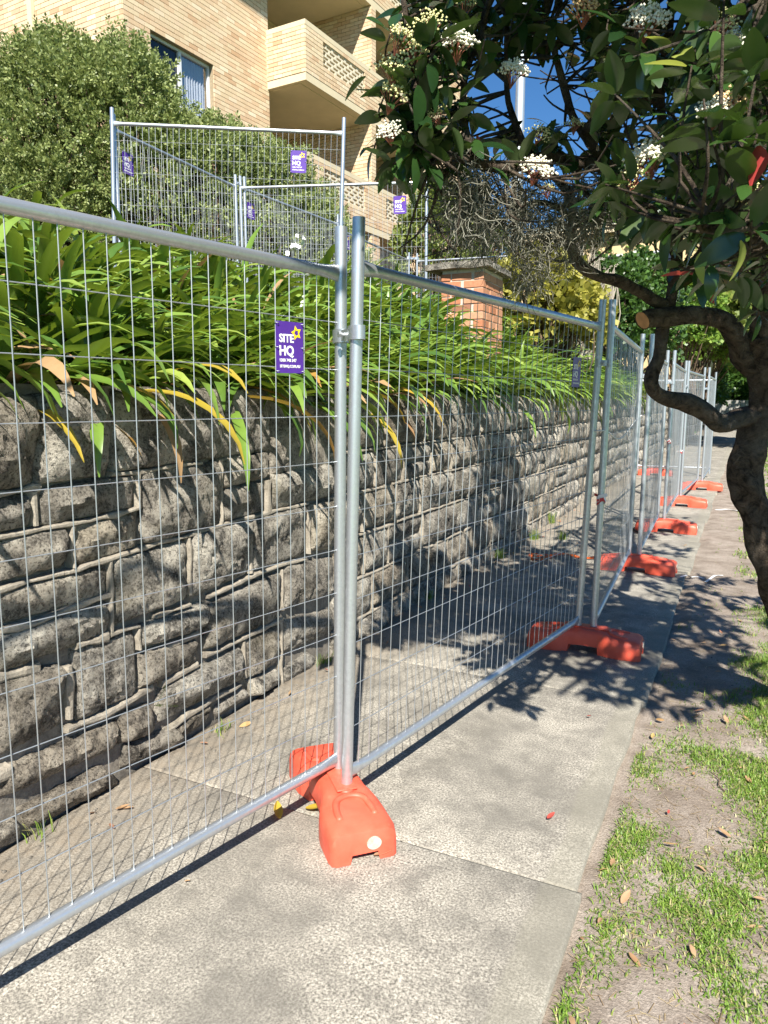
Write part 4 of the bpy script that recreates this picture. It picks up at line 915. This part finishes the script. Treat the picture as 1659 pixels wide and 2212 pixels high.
limb('trunk', [(1640, 910, 3.42), (1690, 820, 3.5), (1715, 700, 3.5), (1720, 560, 3.5), (1700, 400, 3.45), (1690, 200, 3.4)], .07, .03, 5)
limb('branch', [(1645, 893, 3.38), (1600, 906, 3.36), (1560, 915, 3.34), (1530, 892, 3.32), (1490, 870, 3.3), (1445, 864, 3.28), (1416, 843, 3.26), (1410, 818, 3.25), (1424, 770, 3.25), (1440, 700, 3.24), (1452, 640, 3.22), (1462, 560, 3.2), (1462, 470, 3.15), (1450, 380, 3.1), (1430, 250, 3.0), (1440, 100, 2.95), (1450, -80, 2.9)], .046, .012, 5)
P2 = limb('branch', [(1640, 800, 3.36), (1606, 775, 3.33), (1588, 725, 3.3), (1560, 692, 3.28), (1500, 680, 3.24), (1440, 684, 3.2), (1388, 692, 3.16)], .046, .036, 5)
m = MB(); m.tube([P2[-1], P2[-1] + (P2[-1] - P2[-2]) * .04], .0375, 14); m.build('cut_end', CUTWOOD, tree)
limb('branch', [(1445, 668, 3.24), (1400, 640, 3.15), (1350, 612, 3.05), (1290, 598, 2.95), (1250, 566, 2.85), (1238, 530, 2.8), (1236, 450, 2.75), (1212, 400, 2.7), (1150, 335, 2.65), (1112, 260, 2.6), (1100, 150, 2.55), (1090, 20, 2.5)], .027, .008)
limb('branch', [(1640, 730, 3.3), (1652, 620, 3.2), (1610, 470, 3.0), (1565, 320, 2.9), (1510, 130, 2.8), (1480, -60, 2.75)], .045, .012)
limb('branch', [(1462, 545, 3.2), (1400, 450, 3.0), (1330, 372, 2.8), (1262, 282, 2.65), (1215, 180, 2.6), (1180, 40, 2.55)], .026, .008)
limb('branch', [(1330, 372, 2.8), (1220, 338, 2.6), (1110, 358, 2.45), (1030, 352, 2.35), (975, 338, 2.3), (935, 318, 2.25), (905, 250, 2.22), (884, 150, 2.2), (872, 60, 2.2), (866, -30, 2.2)], .021, .006)
limb('branch', [(1030, 352, 2.35), (1000, 260, 2.35), (1012, 150, 2.35), (1045, 40, 2.4)], .013, .005)
limb('branch', [(1262, 282, 2.65), (1330, 200, 2.5), (1370, 80, 2.4), (1380, -40, 2.4)], .015, .006)
limb('branch', [(1565, 320, 2.9), (1620, 200, 2.4), (1640, 80, 2.1), (1650, -40, 2.0)], .022, .007)
limb('branch', [(1700, 540, 2.6), (1680, 500, 2.0), (1640, 490, 1.75), (1590, 490, 1.65), (1510, 488, 1.6)], .014, .005)
limb('branch', [(1240, 470, 2.75), (1180, 440, 2.7), (1110, 445, 2.65), (1050, 400, 2.6)], .011, .005)
limb('branch', [(1452, 610, 3.22), (1510, 560, 3.1), (1540, 480, 3.0), (1530, 380, 2.9)], .03, .012)
# limbs above and outside the view; they throw the shade
limb('branch', [W_(.15, 3.6, 2.3), W_(-.05, 3.5, 2.9), W_(-.25, 3.6, 3.6), W_(-.4, 3.8, 4.3)], .04, .012)
limb('branch', [W_(.35, 3.8, 2.4), W_(.6, 4.2, 3.1), W_(.7, 5.2, 3.7), W_(.6, 6.2, 4.1)], .05, .012)
limb('branch', [W_(.35, 3.6, 2.3), W_(.75, 2.6, 2.8), W_(.8, 1.6, 3.0), W_(.7, .8, 3.1)], .045, .014)
limb('branch', [W_(.6, 2.7, 2.8), W_(.35, 1.2, 3.3), W_(-.3, .9, 3.5), W_(-.58, .57, 3.49), W_(-.72, -.06, 3.52), W_(-.77, -.47, 3.70), W_(-.9, -.9, 3.3)], .032, .018)
limb_arr = np.array([p for p, r in limb_pts])
twigs = MB()
def rosette(P, out, n, size, single, big_list, mass):
    """leaves spread round a shoot tip at P (tree space)"""
    out = out / (np.linalg.norm(out) + 1e-9)
    for i in range(n):
        a = i * 2.4 + random.uniform(-.3, .3); s = np.cross(out, np.array([.3, .5, .8])); s /= np.linalg.norm(s); u = np.cross(out, s)
        d = out * random.uniform(.1, .8) + (s * math.cos(a) + u * math.sin(a)); d[2] -= random.uniform(0, .35); d /= np.linalg.norm(d)
        az = math.atan2(d[1], d[0]); el = math.asin(max(-1, min(1, d[2]))); roll = random.gauss(0, .5)
        p = P + d * .012 - out * random.uniform(0, .05); sc = size * random.uniform(.72, 1.15); k = random.randrange(7)
        if single: big_list.append((p, az, el, roll, sc, k))
        else: mass.add(LV[k][0] * sc @ rotm(az, el, roll).T + p, LV[k][1])
def twig_to(P):
    d = np.linalg.norm(limb_arr - P, axis=1); d += rng.uniform(0, .15, len(d)); i = int(np.argmin(d)); q = limb_arr[i]
    mid = (P + q) / 2 + rng.normal(0, .04, 3) - np.array([0, 0, .03]); pts = smooth_path([q, mid, P], 3)
    L = float(np.linalg.norm(P - q)); r0 = min(.009, .003 + L * .008)
    twigs.tube(pts, list(np.linspace(r0, .0022, len(pts))), 5, False); return P - mid
leaf_list = []; mass = MB()
def inframe(n, cx, cy, rx, ry, d0, d1, leaves=(3, 6), size=1.0, p=1.0):
    for _ in range(n):
        a = random.uniform(0, 2 * math.pi); q = math.sqrt(random.random()); x = cx + rx * q * math.cos(a); y = cy + ry * q * math.sin(a)
        P = tl(at(x, y, random.uniform(d0, d1))); out = twig_to(P); rosette(P, out, random.randint(*leaves), size, True, leaf_list, mass)
inframe(46, 905, 190, 85, 185, 2.05, 2.4); inframe(10, 985, 40, 80, 60, 2.2, 2.6); inframe(12, 900, 350, 80, 60, 2.15, 2.35)
inframe(16, 1080, 40, 120, 70, 2.3, 2.9); inframe(10, 1040, 270, 70, 100, 2.3, 2.7)
inframe(22, 1230, 50, 130, 80, 2.3, 3.0); inframe(18, 1220, 320, 120, 90, 2.4, 3.0)
inframe(60, 1450, 130, 160, 150, 1.8, 3.2, (4, 6)); inframe(56, 1450, 390, 170, 120, 1.9, 3.2, (4, 6))
inframe(44, 1600, 160, 110, 200, 1.45, 2.8, (4, 6), 1.12); inframe(26, 1600, 400, 90, 90, 1.5, 2.4, (4, 6), 1.12); inframe(12, 1560, 560, 110, 50, 1.9, 3.2); inframe(6, 1630, 640, 40, 90, 2.4, 3.2)
inframe(50, 1600, 300, 160, 300, 3.0, 4.2, (4, 7), 1.1); inframe(24, 1400, 250, 120, 260, 3.0, 4.0, (4, 6), 1.05)
for _ in range(190):                                    # bare shoots between the leaves
    x = random.uniform(860, 1650); y = random.uniform(0, 560); P = tl(at(x, y, random.uniform(2.2, 3.3))); twig_to(P)
def outframe(n, c, r, leaves=(6, 9), size=1.25):
    for _ in range(n):
        d = rng.normal(0, 1, 3); d /= np.linalg.norm(d); P = tl(np.array(c) + d * np.array(r) * rng.uniform(.35, 1) ** .5)
        out = twig_to(P); rosette(P, out, random.randint(*leaves), size, False, None, mass)
outframe(120, (-.1, 3.3, 3.7), (.6, .8, .6)); outframe(60, (.55, 4.6, 3.8), (.8, .9, .6)); outframe(70, (.6, 6.0, 3.9), (.8, 1.1, .7))
outframe(210, (.85, 2.1, 2.85), (.6, 1.0, .55)); outframe(60, (.85, 3.2, 3.1), (.6, .8, .6)); outframe(150, (-.25, 2.3, 3.1), (.65, .7, .28)); outframe(30, (1.3, 3.6, 2.7), (.6, .8, .7)); outframe(150, (.1, 2.7, 3.35), (.6, .95, .35)); outframe(70, (-.45, 3.9, 4.1), (.35, .6, .4))
# the 300 leaves that show largest are parts of their own, the rest one mass
leaf_list.sort(key=lambda q: -q[4] / max(.5, float((q[0] + TB - CAM) @ HD)))
for i, (p, az, el, roll, sc, k) in enumerate(leaf_list):
    if i < 300:
        rr = random.random(); me = LMR[k % 3] if rr < .018 else LMP[k % 3] if rr < .04 else LM[k]
        o = obj('leaf', me, tree, loc=p); o.rotation_euler = Matrix(rotm(az, el, roll).tolist()).to_euler(); o.scale = (sc,) * 3
    else: mass.add(LV[k][0] * sc @ rotm(az, el, roll).T + p, LV[k][1])
for x, y, d, rot, me, sc in ((1598, 520, 1.55, (0, R(80), R(20)), LMP[0], 1.0), (1515, 545, 1.9, (0, R(75), R(140)), LMP[1], .9), (1637, 315, 1.5, (0, R(80), R(60)), LMR[0], .95), (1030, 292, 2.5, (0, R(70), R(50)), LMR[1], .8), (1478, 470, 1.9, (0, R(40), R(190)), LM[2], 1.1), (790, 165, 2.2, (0, R(25), R(195)), LM[3], .8)):
    o = obj('leaf', me, tree, loc=tl(at(x, y, d)), rot=rot, scale=(sc,) * 3)
tag(mass.build('foliage', TLEAF_I, tree, True), kind='stuff'); tag(twigs.build('twigs', BARK, tree, True), kind='stuff')
# blossom heads
def blossom_mesh(mat, n, r, ball, seed):
    m = MB(); rs = np.random.default_rng(seed); oc = np.array([(1, 0, 0), (-1, 0, 0), (0, 1, 0), (0, -1, 0), (0, 0, 1), (0, 0, -1)], float); of = [(0, 2, 4), (2, 1, 4), (1, 3, 4), (3, 0, 4), (2, 0, 5), (1, 2, 5), (3, 1, 5), (0, 3, 5)]
    for i in range(n):
        a = i * 2.39996; q = math.sqrt((i + .5) / n); p = np.array([r * q * math.cos(a), r * q * math.sin(a), r * .55 * (1 - q * q)]) + rs.normal(0, r * .15, 3)
        m.add(oc * ball * rs.uniform(.75, 1.25) + p, of)
    return m.mesh('flower_head', mat)
def stalk_mesh(r, seed):
    m = MB(); rs = np.random.default_rng(seed)
    for i in range(14):
        a = i * 2.4; q = math.sqrt((i + .5) / 14); m.tube([(0, 0, -r * 1.1), (r * q * .4 * math.cos(a), r * q * .4 * math.sin(a), -r * .4), (r * q * math.cos(a), r * q * math.sin(a), r * .5 * (1 - q * q))], .0011, 4, False)
    return m.mesh('stalk', STALK)
FW_ = [blossom_mesh(PETAL_W, 190, .048, .0043, 1), blossom_mesh(PETAL_W, 150, .042, .0041, 2)]; FY_ = [blossom_mesh(PETAL_Y, 100, .05, .0040, 3), blossom_mesh(PETAL_Y, 70, .042, .0038, 4)]; FT_ = [blossom_mesh(PETAL_T, 80, .042, .0042, 5)]; ST_ = stalk_mesh(.046, 3)
for x, y, d, kind, s in [(868, 84, 2.1, 'y', 1.0), (925, 55, 2.15, 'y', .9), (848, 150, 2.08, 'y', .9), (985, 95, 2.2, 'w', 1.05), (850, 205, 2.1, 'y', 1.0), (895, 125, 2.1, 'y', .9), (840, 285, 2.12, 'w', .75), (1110, 155, 2.35, 'w', .9), (1262, 18, 2.3, 't', 1.1), (1398, 45, 2.2, 'w', 1.15), (1575, 228, 1.75, 't', 1.0), (1545, 240, 1.75, 'w', .8),
        (1402, 342, 2.0, 'w', 1.15), (1372, 385, 2.0, 'y', 1.0), (1348, 410, 2.0, 'y', .7), (1160, 366, 2.35, 'w', 1.0), (1180, 410, 2.4, 'y', .6), (1165, 290, 2.4, 'y', .7), (1560, 60, 1.9, 'y', .9), (1590, 90, 1.9, 'w', .8), (1000, 10, 2.3, 'y', 1.0), (1240, 270, 2.5, 'y', .6), (1640, 430, 1.6, 'y', .7), (1500, 200, 2.2, 'y', .7), (1320, 140, 2.3, 'y', .7), (940, 250, 2.15, 'y', .6)]:
    me = random.choice({'w': FW_, 'y': FY_, 't': FT_}[kind]); P = tl(at(x, y, d)); twig_P = P
    o = obj('flower_head', me, tree, loc=P, scale=(s,) * 3); o.rotation_euler = (random.uniform(.3, .9), random.uniform(-.4, .4), YAW + random.uniform(-.5, .5)); st_ = obj('stalk', ST_, o)
# hanging moss tufts
def moss(x, y, d, rx, ry, n, label, L=.15):
    P0 = at(x, y, d); t = empty('moss_tuft', P0, 0, label, 'moss', 'grey moss hanging in the tree'); m = MB()
    for i in range(n):
        a = random.uniform(0, 2 * math.pi); q = math.sqrt(random.random()); s = d / 1603.0
        p = RT * (rx * s * q * math.cos(a)) + HD * random.uniform(-.09, .09) + UZ * (ry * s * q * math.sin(a)); pts = [p]; v = rng.normal(0, 1, 3); v /= np.linalg.norm(v); v[2] -= .5
        for k in range(9):
            v = v + rng.normal(0, .55, 3) + np.array([0, 0, -.18]); v /= np.linalg.norm(v); pts.append(pts[-1] + v * L / 9)
        m.tube(pts, [.0015, .0016, .0014, .0014, .0013, .0012, .0011, .001, .0008, .0006], 3, False)
    tag(m.build('strands', MOSSM, t), kind='stuff')
moss(1000, 410, 2.4, 45, 85, 330, 'thick grey moss hanging below the leftmost branch'); moss(1070, 450, 2.5, 75, 75, 480, 'largest grey moss curtain in front of the steel pole'); moss(1150, 450, 2.6, 70, 70, 300, 'grey moss tuft right of the steel pole'); moss(1275, 440, 2.6, 55, 65, 300, 'pale curly moss tuft below the white blossom'); moss(1140, 570, 2.6, 40, 40, 130, 'low dark moss wisp above the yellow shrub'); moss(1215, 500, 2.7, 50, 60, 160, 'thin grey moss on the bent limb')

# ================================================================== VERGE: grass, litter, weeds and small things
def blades(P, L, wd, lean, seedmat, name, label, cat, parent=None):
    n = len(P); az = rng.uniform(0, 2 * math.pi, n); ln = rng.uniform(.15, 1.0, n) ** .7 * lean; d = np.stack([np.cos(az), np.sin(az), np.zeros(n)], 1); s = np.stack([-np.sin(az), np.cos(az), np.zeros(n)], 1)
    a0 = ln * .5; a1 = ln * 1.5; up = np.array([0, 0, 1.0])
    m1 = P + (d * np.sin(a0)[:, None] + up * np.cos(a0)[:, None]) * (L * .5)[:, None]; tp = m1 + (d * np.sin(a1)[:, None] + up * np.cos(a1)[:, None]) * (L * .5)[:, None]
    w = (s * wd[:, None]); V = np.stack([P - w, P + w, m1 + w * .8, m1 - w * .8, tp], 1).reshape(-1, 3); b = (np.arange(n) * 5)[:, None]
    m = MB(); m.addn(V, b + np.array([[0, 1, 2, 3]])); m.f.extend(map(tuple, (b + np.array([[3, 2, 4]])).tolist()))
    return m.build(name, seedmat, parent)
def cover(x, y):
    c = 0.5 + 0.9 * fbm((x * 2.1 + 4, y * 1.7, 8.3), 4)
    c += 0.45 * min(1, max(0, (x + 0.05) / 0.6)) - 0.12
    c -= 0.75 * max(0, 1 - abs(y - 1.75) / .45) * max(0, 1 - abs(x + .12) / .25)                    # trodden bare patch near the camera
    if y > 3.6: c -= .5 * min(1, (y - 3.6) / .8) * (1 if x < .0 else .1) * (1 if y < 16 else 0)     # worn soil by the far feet
    return c
pts = []; Ls = []; ws = []
def scatter(n, x0, x1, y0, y1, lmin, lmax, w):
    for _ in range(n):
        x, y = random.uniform(x0, x1), random.uniform(y0, y1); c = cover(x, y)
        if c < .42 + random.gauss(0, .16): continue
        k = 1 + max(0, min(2, int((c - .42) * 8)))
        for j in range(k):
            xx, yy = x + random.gauss(0, .012), y + random.gauss(0, .012)
            if xx < -.335: continue
            pts.append((xx, yy, verge_z(xx, yy) - .004)); Ls.append(random.uniform(lmin, lmax) * min(1.25, .6 + c * .5)); ws.append(w * random.uniform(.7, 1.3))
scatter(34000, -.34, .75, 1.15, 3.2, .014, .042, .0021); scatter(20000, -.34, .95, 3.2, 6.0, .025, .06, .002); scatter(6000, -.2, 1.4, 6, 14, .03, .07, .004); scatter(5000, -.1, 1.8, 14, 36, .05, .09, .01)
g = blades(np.array(pts), np.array(Ls), np.array(ws), 1.5, GRASSM, 'grass', None, None)
tag(g, 'patchy short green grass growing through the sandy verge', 'grass', kind='stuff')
sp = []                                           # dead straw and roots lying on the bare soil
for _ in range(2600):
    x, y = random.uniform(-.33, .75), 1.15 + 4.2 * random.random() ** 1.2; sp.append((x, y, verge_z(x, y) + .004))
sp = np.array(sp); sm = MB(); sa = rng.uniform(0, 6.3, len(sp)); sl_ = rng.uniform(.006, .028, len(sp)); dd = np.stack([np.cos(sa), np.sin(sa), rng.normal(0, .08, len(sp))], 1) * sl_[:, None]; ss = np.stack([-np.sin(sa), np.cos(sa), np.zeros(len(sp))], 1) * .0012
sm.addn(np.stack([sp - dd - ss, sp - dd + ss, sp + dd + ss * .6, sp + dd - ss * .6], 1).reshape(-1, 3), np.arange(len(sp) * 4).reshape(-1, 4))
st_o = sm.build('straw', m_leaf('straw', [(0, (.20, .13, .07)), (.6, (.40, .30, .16)), (1, (.55, .45, .28))], (.4, .3, .15), .1, .8))
tag(st_o, 'dry straw and root scraps strewn over the bare soil', 'straw', kind='stuff')
# fallen leaves
def curl_leaf(mat, L, W, c):
    v, f = tree_leaf_mesh(None, L, W, .5, c); m = MB(); m.add(v, f); return m.mesh('fallen_leaf', mat, True)
FLM = [curl_leaf(LITTER, .055, .022, -.35), curl_leaf(LITTER, .07, .026, -.2), curl_leaf(LITTER, .045, .02, .3), curl_leaf(LITTER, .06, .018, -.45)]
FLR = curl_leaf(TLEAF_R, .04, .02, -.5); FLY = curl_leaf(AGA_Y, .085, .036, -.4)
LG = 'dry leaves scattered on the verge'
for i in range(120):
    x = random.uniform(-.33, .75); y = 1.2 + 4.5 * random.random() ** 1.3
    red = random.random() < .1
    o = obj('fallen_leaf', FLR if red else random.choice(FLM), loc=(x, y, verge_z(x, y) + random.uniform(.006, .02)), rot=(random.gauss(0, .2), random.gauss(0, .12), random.uniform(0, 6.3)), scale=(random.uniform(.45, .95),) * 3)
    tag(o, 'small red leaf lying on the verge beside the path' if red else 'dry brown leaf lying on the verge beside the path', 'leaf', LG)
for px, py, me, rz, lb in [(603, 1768, FLY, R(130), 'large yellow leaf crossed by the rail shadow beside the nearest orange foot'), (660, 1745, FLY, R(10), 'yellow leaf tucked against the back of the nearest orange foot'), (808, 1847, FLM[1], R(40), 'curled yellowish leaf under the front of the nearest orange foot'), (1182, 1768, FLR, R(60), 'tiny red leaf alone on the pale concrete path')]:
    p = on_z(px, py, .012); tag(obj('fallen_leaf', me, loc=p, rot=(.1, -.1, rz), scale=(.95,) * 3), lb, 'leaf')
for i in range(46):
    y = random.uniform(1.4, 12); x = WX + .1 + abs(random.gauss(0, .09)); o = obj('fallen_leaf', random.choice(FLM + [FLR]), loc=(x, y, .012), rot=(random.gauss(0, .3), random.gauss(0, .25), random.uniform(0, 6.3)), scale=(random.uniform(.5, .9),) * 3); tag(o, 'dry leaf caught along the foot of the stone wall', 'leaf', 'dry leaves along the wall foot')
for i in range(26):
    y = random.uniform(1.6, 9); x = random.uniform(-1.9, -.4); o = obj('fallen_leaf', random.choice(FLM + [FLR]), loc=(x, y, .010), rot=(random.gauss(0, .2), random.gauss(0, .2), random.uniform(0, 6.3)), scale=(random.uniform(.35, .7),) * 3); tag(o, 'small dry leaf lying on the concrete path', 'leaf', 'dry leaves on the path')
# loose stones and sticks
bms = bmesh.new(); bmesh.ops.create_icosphere(bms, subdivisions=2, radius=.01)
for vv in bms.verts: vv.co *= 1 + .35 * mnoise.noise(vv.co * 120); vv.co.z *= .6
pm = bpy.data.meshes.new('pebble'); bms.to_mesh(pm); bms.free(); pm.materials.append(MORTAR)
peb = MB(); pv = np.array([q.co[:] for q in pm.vertices]); pf = [tuple(q.vertices) for q in pm.polygons]
for i in range(420):
    if i < 260: y = random.uniform(1.3, 9); x = WX + .09 + abs(random.gauss(0, .07)); z = .002
    else: x = random.uniform(-.34, .5); y = random.uniform(1.2, 6); z = verge_z(x, y)
    peb.add(pv * random.uniform(.2, .8) + np.array([x, y, z]), pf)
tag(peb.build('gravel', MORTAR, None, True), 'crumbs of stone and grit along the wall foot and verge', 'gravel', kind='stuff')
for i, (x, y, rz) in enumerate([(-.06, 1.62, .9), (.12, 2.3, 2.3), (.22, 1.5, .6), (.02, 3.0, 1.9)]):
    m = MB(); m.tube(smooth_path([(0, 0, 0), (.04, .012, .004), (.09, -.006, .002), (.14, .012, .006)], 3), [.0025] * 9 + [.001], 5); tag(m.build('stick', BROWNTWIG, None, True, loc=(x, y, verge_z(x, y) + .006), rot=(0, 0, rz)), ['short bent twig nearest the camera on bare soil', 'thin dark twig in the grass', 'bent twig on the soil at lower right', 'small twig on the grass near the tree shadow'][i], 'twig')
# fern and weeds at the wall
fern = empty('wall_fern', on_x(336, 1525, WX + .07), 0, 'small bright green fern frond sprouting from a wall joint', 'fern')
for (dx, dy, dz) in ((.03, .012, .085), (.05, .05, -.01), (.04, -.03, .02)):
    m = MB(); P = smooth_path([(0, 0, 0), (dx, dy * .6, dz * .6), (dx * 1.4, dy, dz)], 5); n = len(P)
    for i, p in enumerate(P):
        w = .011 * (1 - .6 * i / n)
        for s in (-1, 1): m.add([p, p + np.array([.002, s * w, .004]), p + np.array([.004, s * w * .9, .009])], [(0, 1, 2)])
    m.build('frond', HEDGE_L, fern)
def weed(p, n, L, label, mat=GRASSM, w=.0022):
    P = np.array([p] * n) + np.column_stack([rng.normal(0, .022, n), rng.normal(0, .03, n), np.zeros(n)]); o = blades(P - np.array(p), rng.uniform(.4, 1.0, n) * L, np.full(n, w), .9, mat, 'grass_tuft', None, None); o.location = p; tag(o, label, 'weed')
for px, py, n, L, lb in [(478, 1580, 34, .06, 'small weed at the wall foot under the nearest panel'), (700, 1432, 40, .08, 'weed tuft at the wall foot just left of the nearest posts'), (926, 1292, 60, .13, 'grass tuft at the wall foot in the tree shade'), (1080, 1205, 80, .14, 'leafy weed at the wall foot beside the vertical shadow'), (1188, 1130, 110, .2, 'tall bright weed standing at the wall foot'), (1155, 1165, 120, .16, 'spreading weed left of the orange tape'), (1215, 1165, 90, .15, 'weed clump right beside the orange tape'), (1300, 1090, 80, .2, 'grass tuft at the wall foot behind the second pair of posts'), (60, 1790, 16, .1, 'thin grass blades by the lowest stone at left')]:
    p = on_z(px, py, .0); p[0] = max(p[0], WX + .06); weed(p, n, L, lb)
# orange barrier tape crumpled on the path, a pale cord, knotted ribbon
def tape(name, pts, wd, mat, label, cat):
    P = smooth_path(pts, 6); v = []
    for i, p in enumerate(P):
        a = P[max(0, i - 1)]; b = P[min(len(P) - 1, i + 1)]; t = b - a; t /= np.linalg.norm(t) + 1e-9; tw = .9 * math.sin(i * .7); s = np.cross(t, np.array([math.sin(tw), 0, math.cos(tw)])); s /= np.linalg.norm(s) + 1e-9; v += [p - s * wd, p + s * wd]
    m = MB(); m.add(v, [(2 * i, 2 * i + 2, 2 * i + 3, 2 * i + 1) for i in range(len(P) - 1)]); return tag(m.build(name, mat, None, True), label, cat)
c0 = on_z(1165, 1208, 0.03)
tape('barrier_tape', [c0 + np.array([.09 * math.cos(a) * (1 + .2 * math.sin(3 * a)), .12 * math.sin(a), .02 + .015 * math.sin(2.3 * a)]) for a in np.linspace(0, 11, 20)] + [on_z(1215, 1196, .02), on_z(1260, 1205, .015), on_z(1300, 1202, .02)], .014, TAPE_O, 'crumpled orange barrier tape lying by the wall foot', 'tape')
m = MB(); m.tube(smooth_path([top_at(1, 1, 1.33), top_at(2, 0, 1.33) + Vector((.005, .01, 0)), (-.80, 5.5, 1.24), top_at(2, 1, 1.36), top_at(3, 0, 1.4)], 6), .004, 6); tag(m.build('cord', WHITE, None, True), 'white cord sagging between the second and third pairs of posts', 'cord')
def knot(p, label, s=1.0, mat=WHITE):
    t = empty('tape_knot', p, 0, label, 'tape', 'knots of red and white tape on the fence')
    for i in range(7):
        a = random.uniform(0, 6.3); P = [np.array([.026 * math.cos(a + q * 1.3), .026 * math.sin(a + q * 1.3), .012 * (q - 2) + random.uniform(-.01, .01)]) * s for q in range(4)] + [np.array([random.uniform(-.06, .06), random.uniform(-.06, .06), random.uniform(-.05, .04)]) * s]
        m = MB(); PP = smooth_path(P, 3); v = []
        for j, q in enumerate(PP): w = np.array([0, 0, .008]) * s; v += [q - w, q + w]
        m.add(v, [(2 * j, 2 * j + 2, 2 * j + 3, 2 * j + 1) for j in range(len(PP) - 1)]); m.build('loop', mat if i % 3 else TAPE_R, t, True)
knot(top_at(2, 0, .93), 'knot of red and white tape on the second pair of posts', 1.0); knot(top_at(4, 0, 1.05), 'small tape knot on the fourth pair of posts', .9); knot(top_at(4, 1, .8), 'small tape knot lower on the fifth pair of posts', .9)
wr = at(640, 525, 7.3); tape('plastic_strip', [wr + RT * (q[0] * .0046) + UZ * (-q[1] * .0046) + HD * random.uniform(-.02, .02) for q in ((-24, 24), (-8, 12), (6, 6), (16, -6), (12, -16), (2, -14), (-4, 0), (-8, 14))], .03, WHITE, 'torn white plastic strip caught on the upper mesh panel', 'plastic strip')
m = MB(); m.tube(smooth_path([on_z(1300, 1130, .02), on_z(1335, 1120, .02), on_z(1380, 1150, .02), on_z(1392, 1135, .02)], 6), .012, 6); tag(m.build('hose', BLACKHOSE, None, True), 'black hose lying on the path behind the third panel', 'hose')
# white survey paint marks on the soil
def mark(pts, w, label):
    m = MB(); P = smooth_path([on_z(*q, 0) for q in pts], 4); v = []
    for i, p in enumerate(P):
        a = P[max(0, i - 1)]; b = P[min(len(P) - 1, i + 1)]; t = (b - a)[:2]; t = t / (np.linalg.norm(t) + 1e-9)
        for s in (-1, 1):
            x, y = p[0] - t[1] * w * s, p[1] + t[0] * w * s; v.append((x, y, max(verge_z(x, y), -.003 if x < -.36 else -9) + .007))
    m.add(v, [(2 * i, 2 * i + 2, 2 * i + 3, 2 * i + 1) for i in range(len(P) - 1)]); tag(m.build('paint_mark', WHITE), label, 'paint mark', 'white survey paint on the soil')
mark([(1470, 1247), (1500, 1240), (1520, 1244)], .012, 'white paint dash beside the third orange foot'); mark([(1525, 1252), (1545, 1238), (1562, 1236)], .012, 'white paint hook on the soil right of the third orange foot'); mark([(1545, 1098), (1575, 1098), (1600, 1102)], .02, 'white paint dash on the soil beside the fifth orange foot')
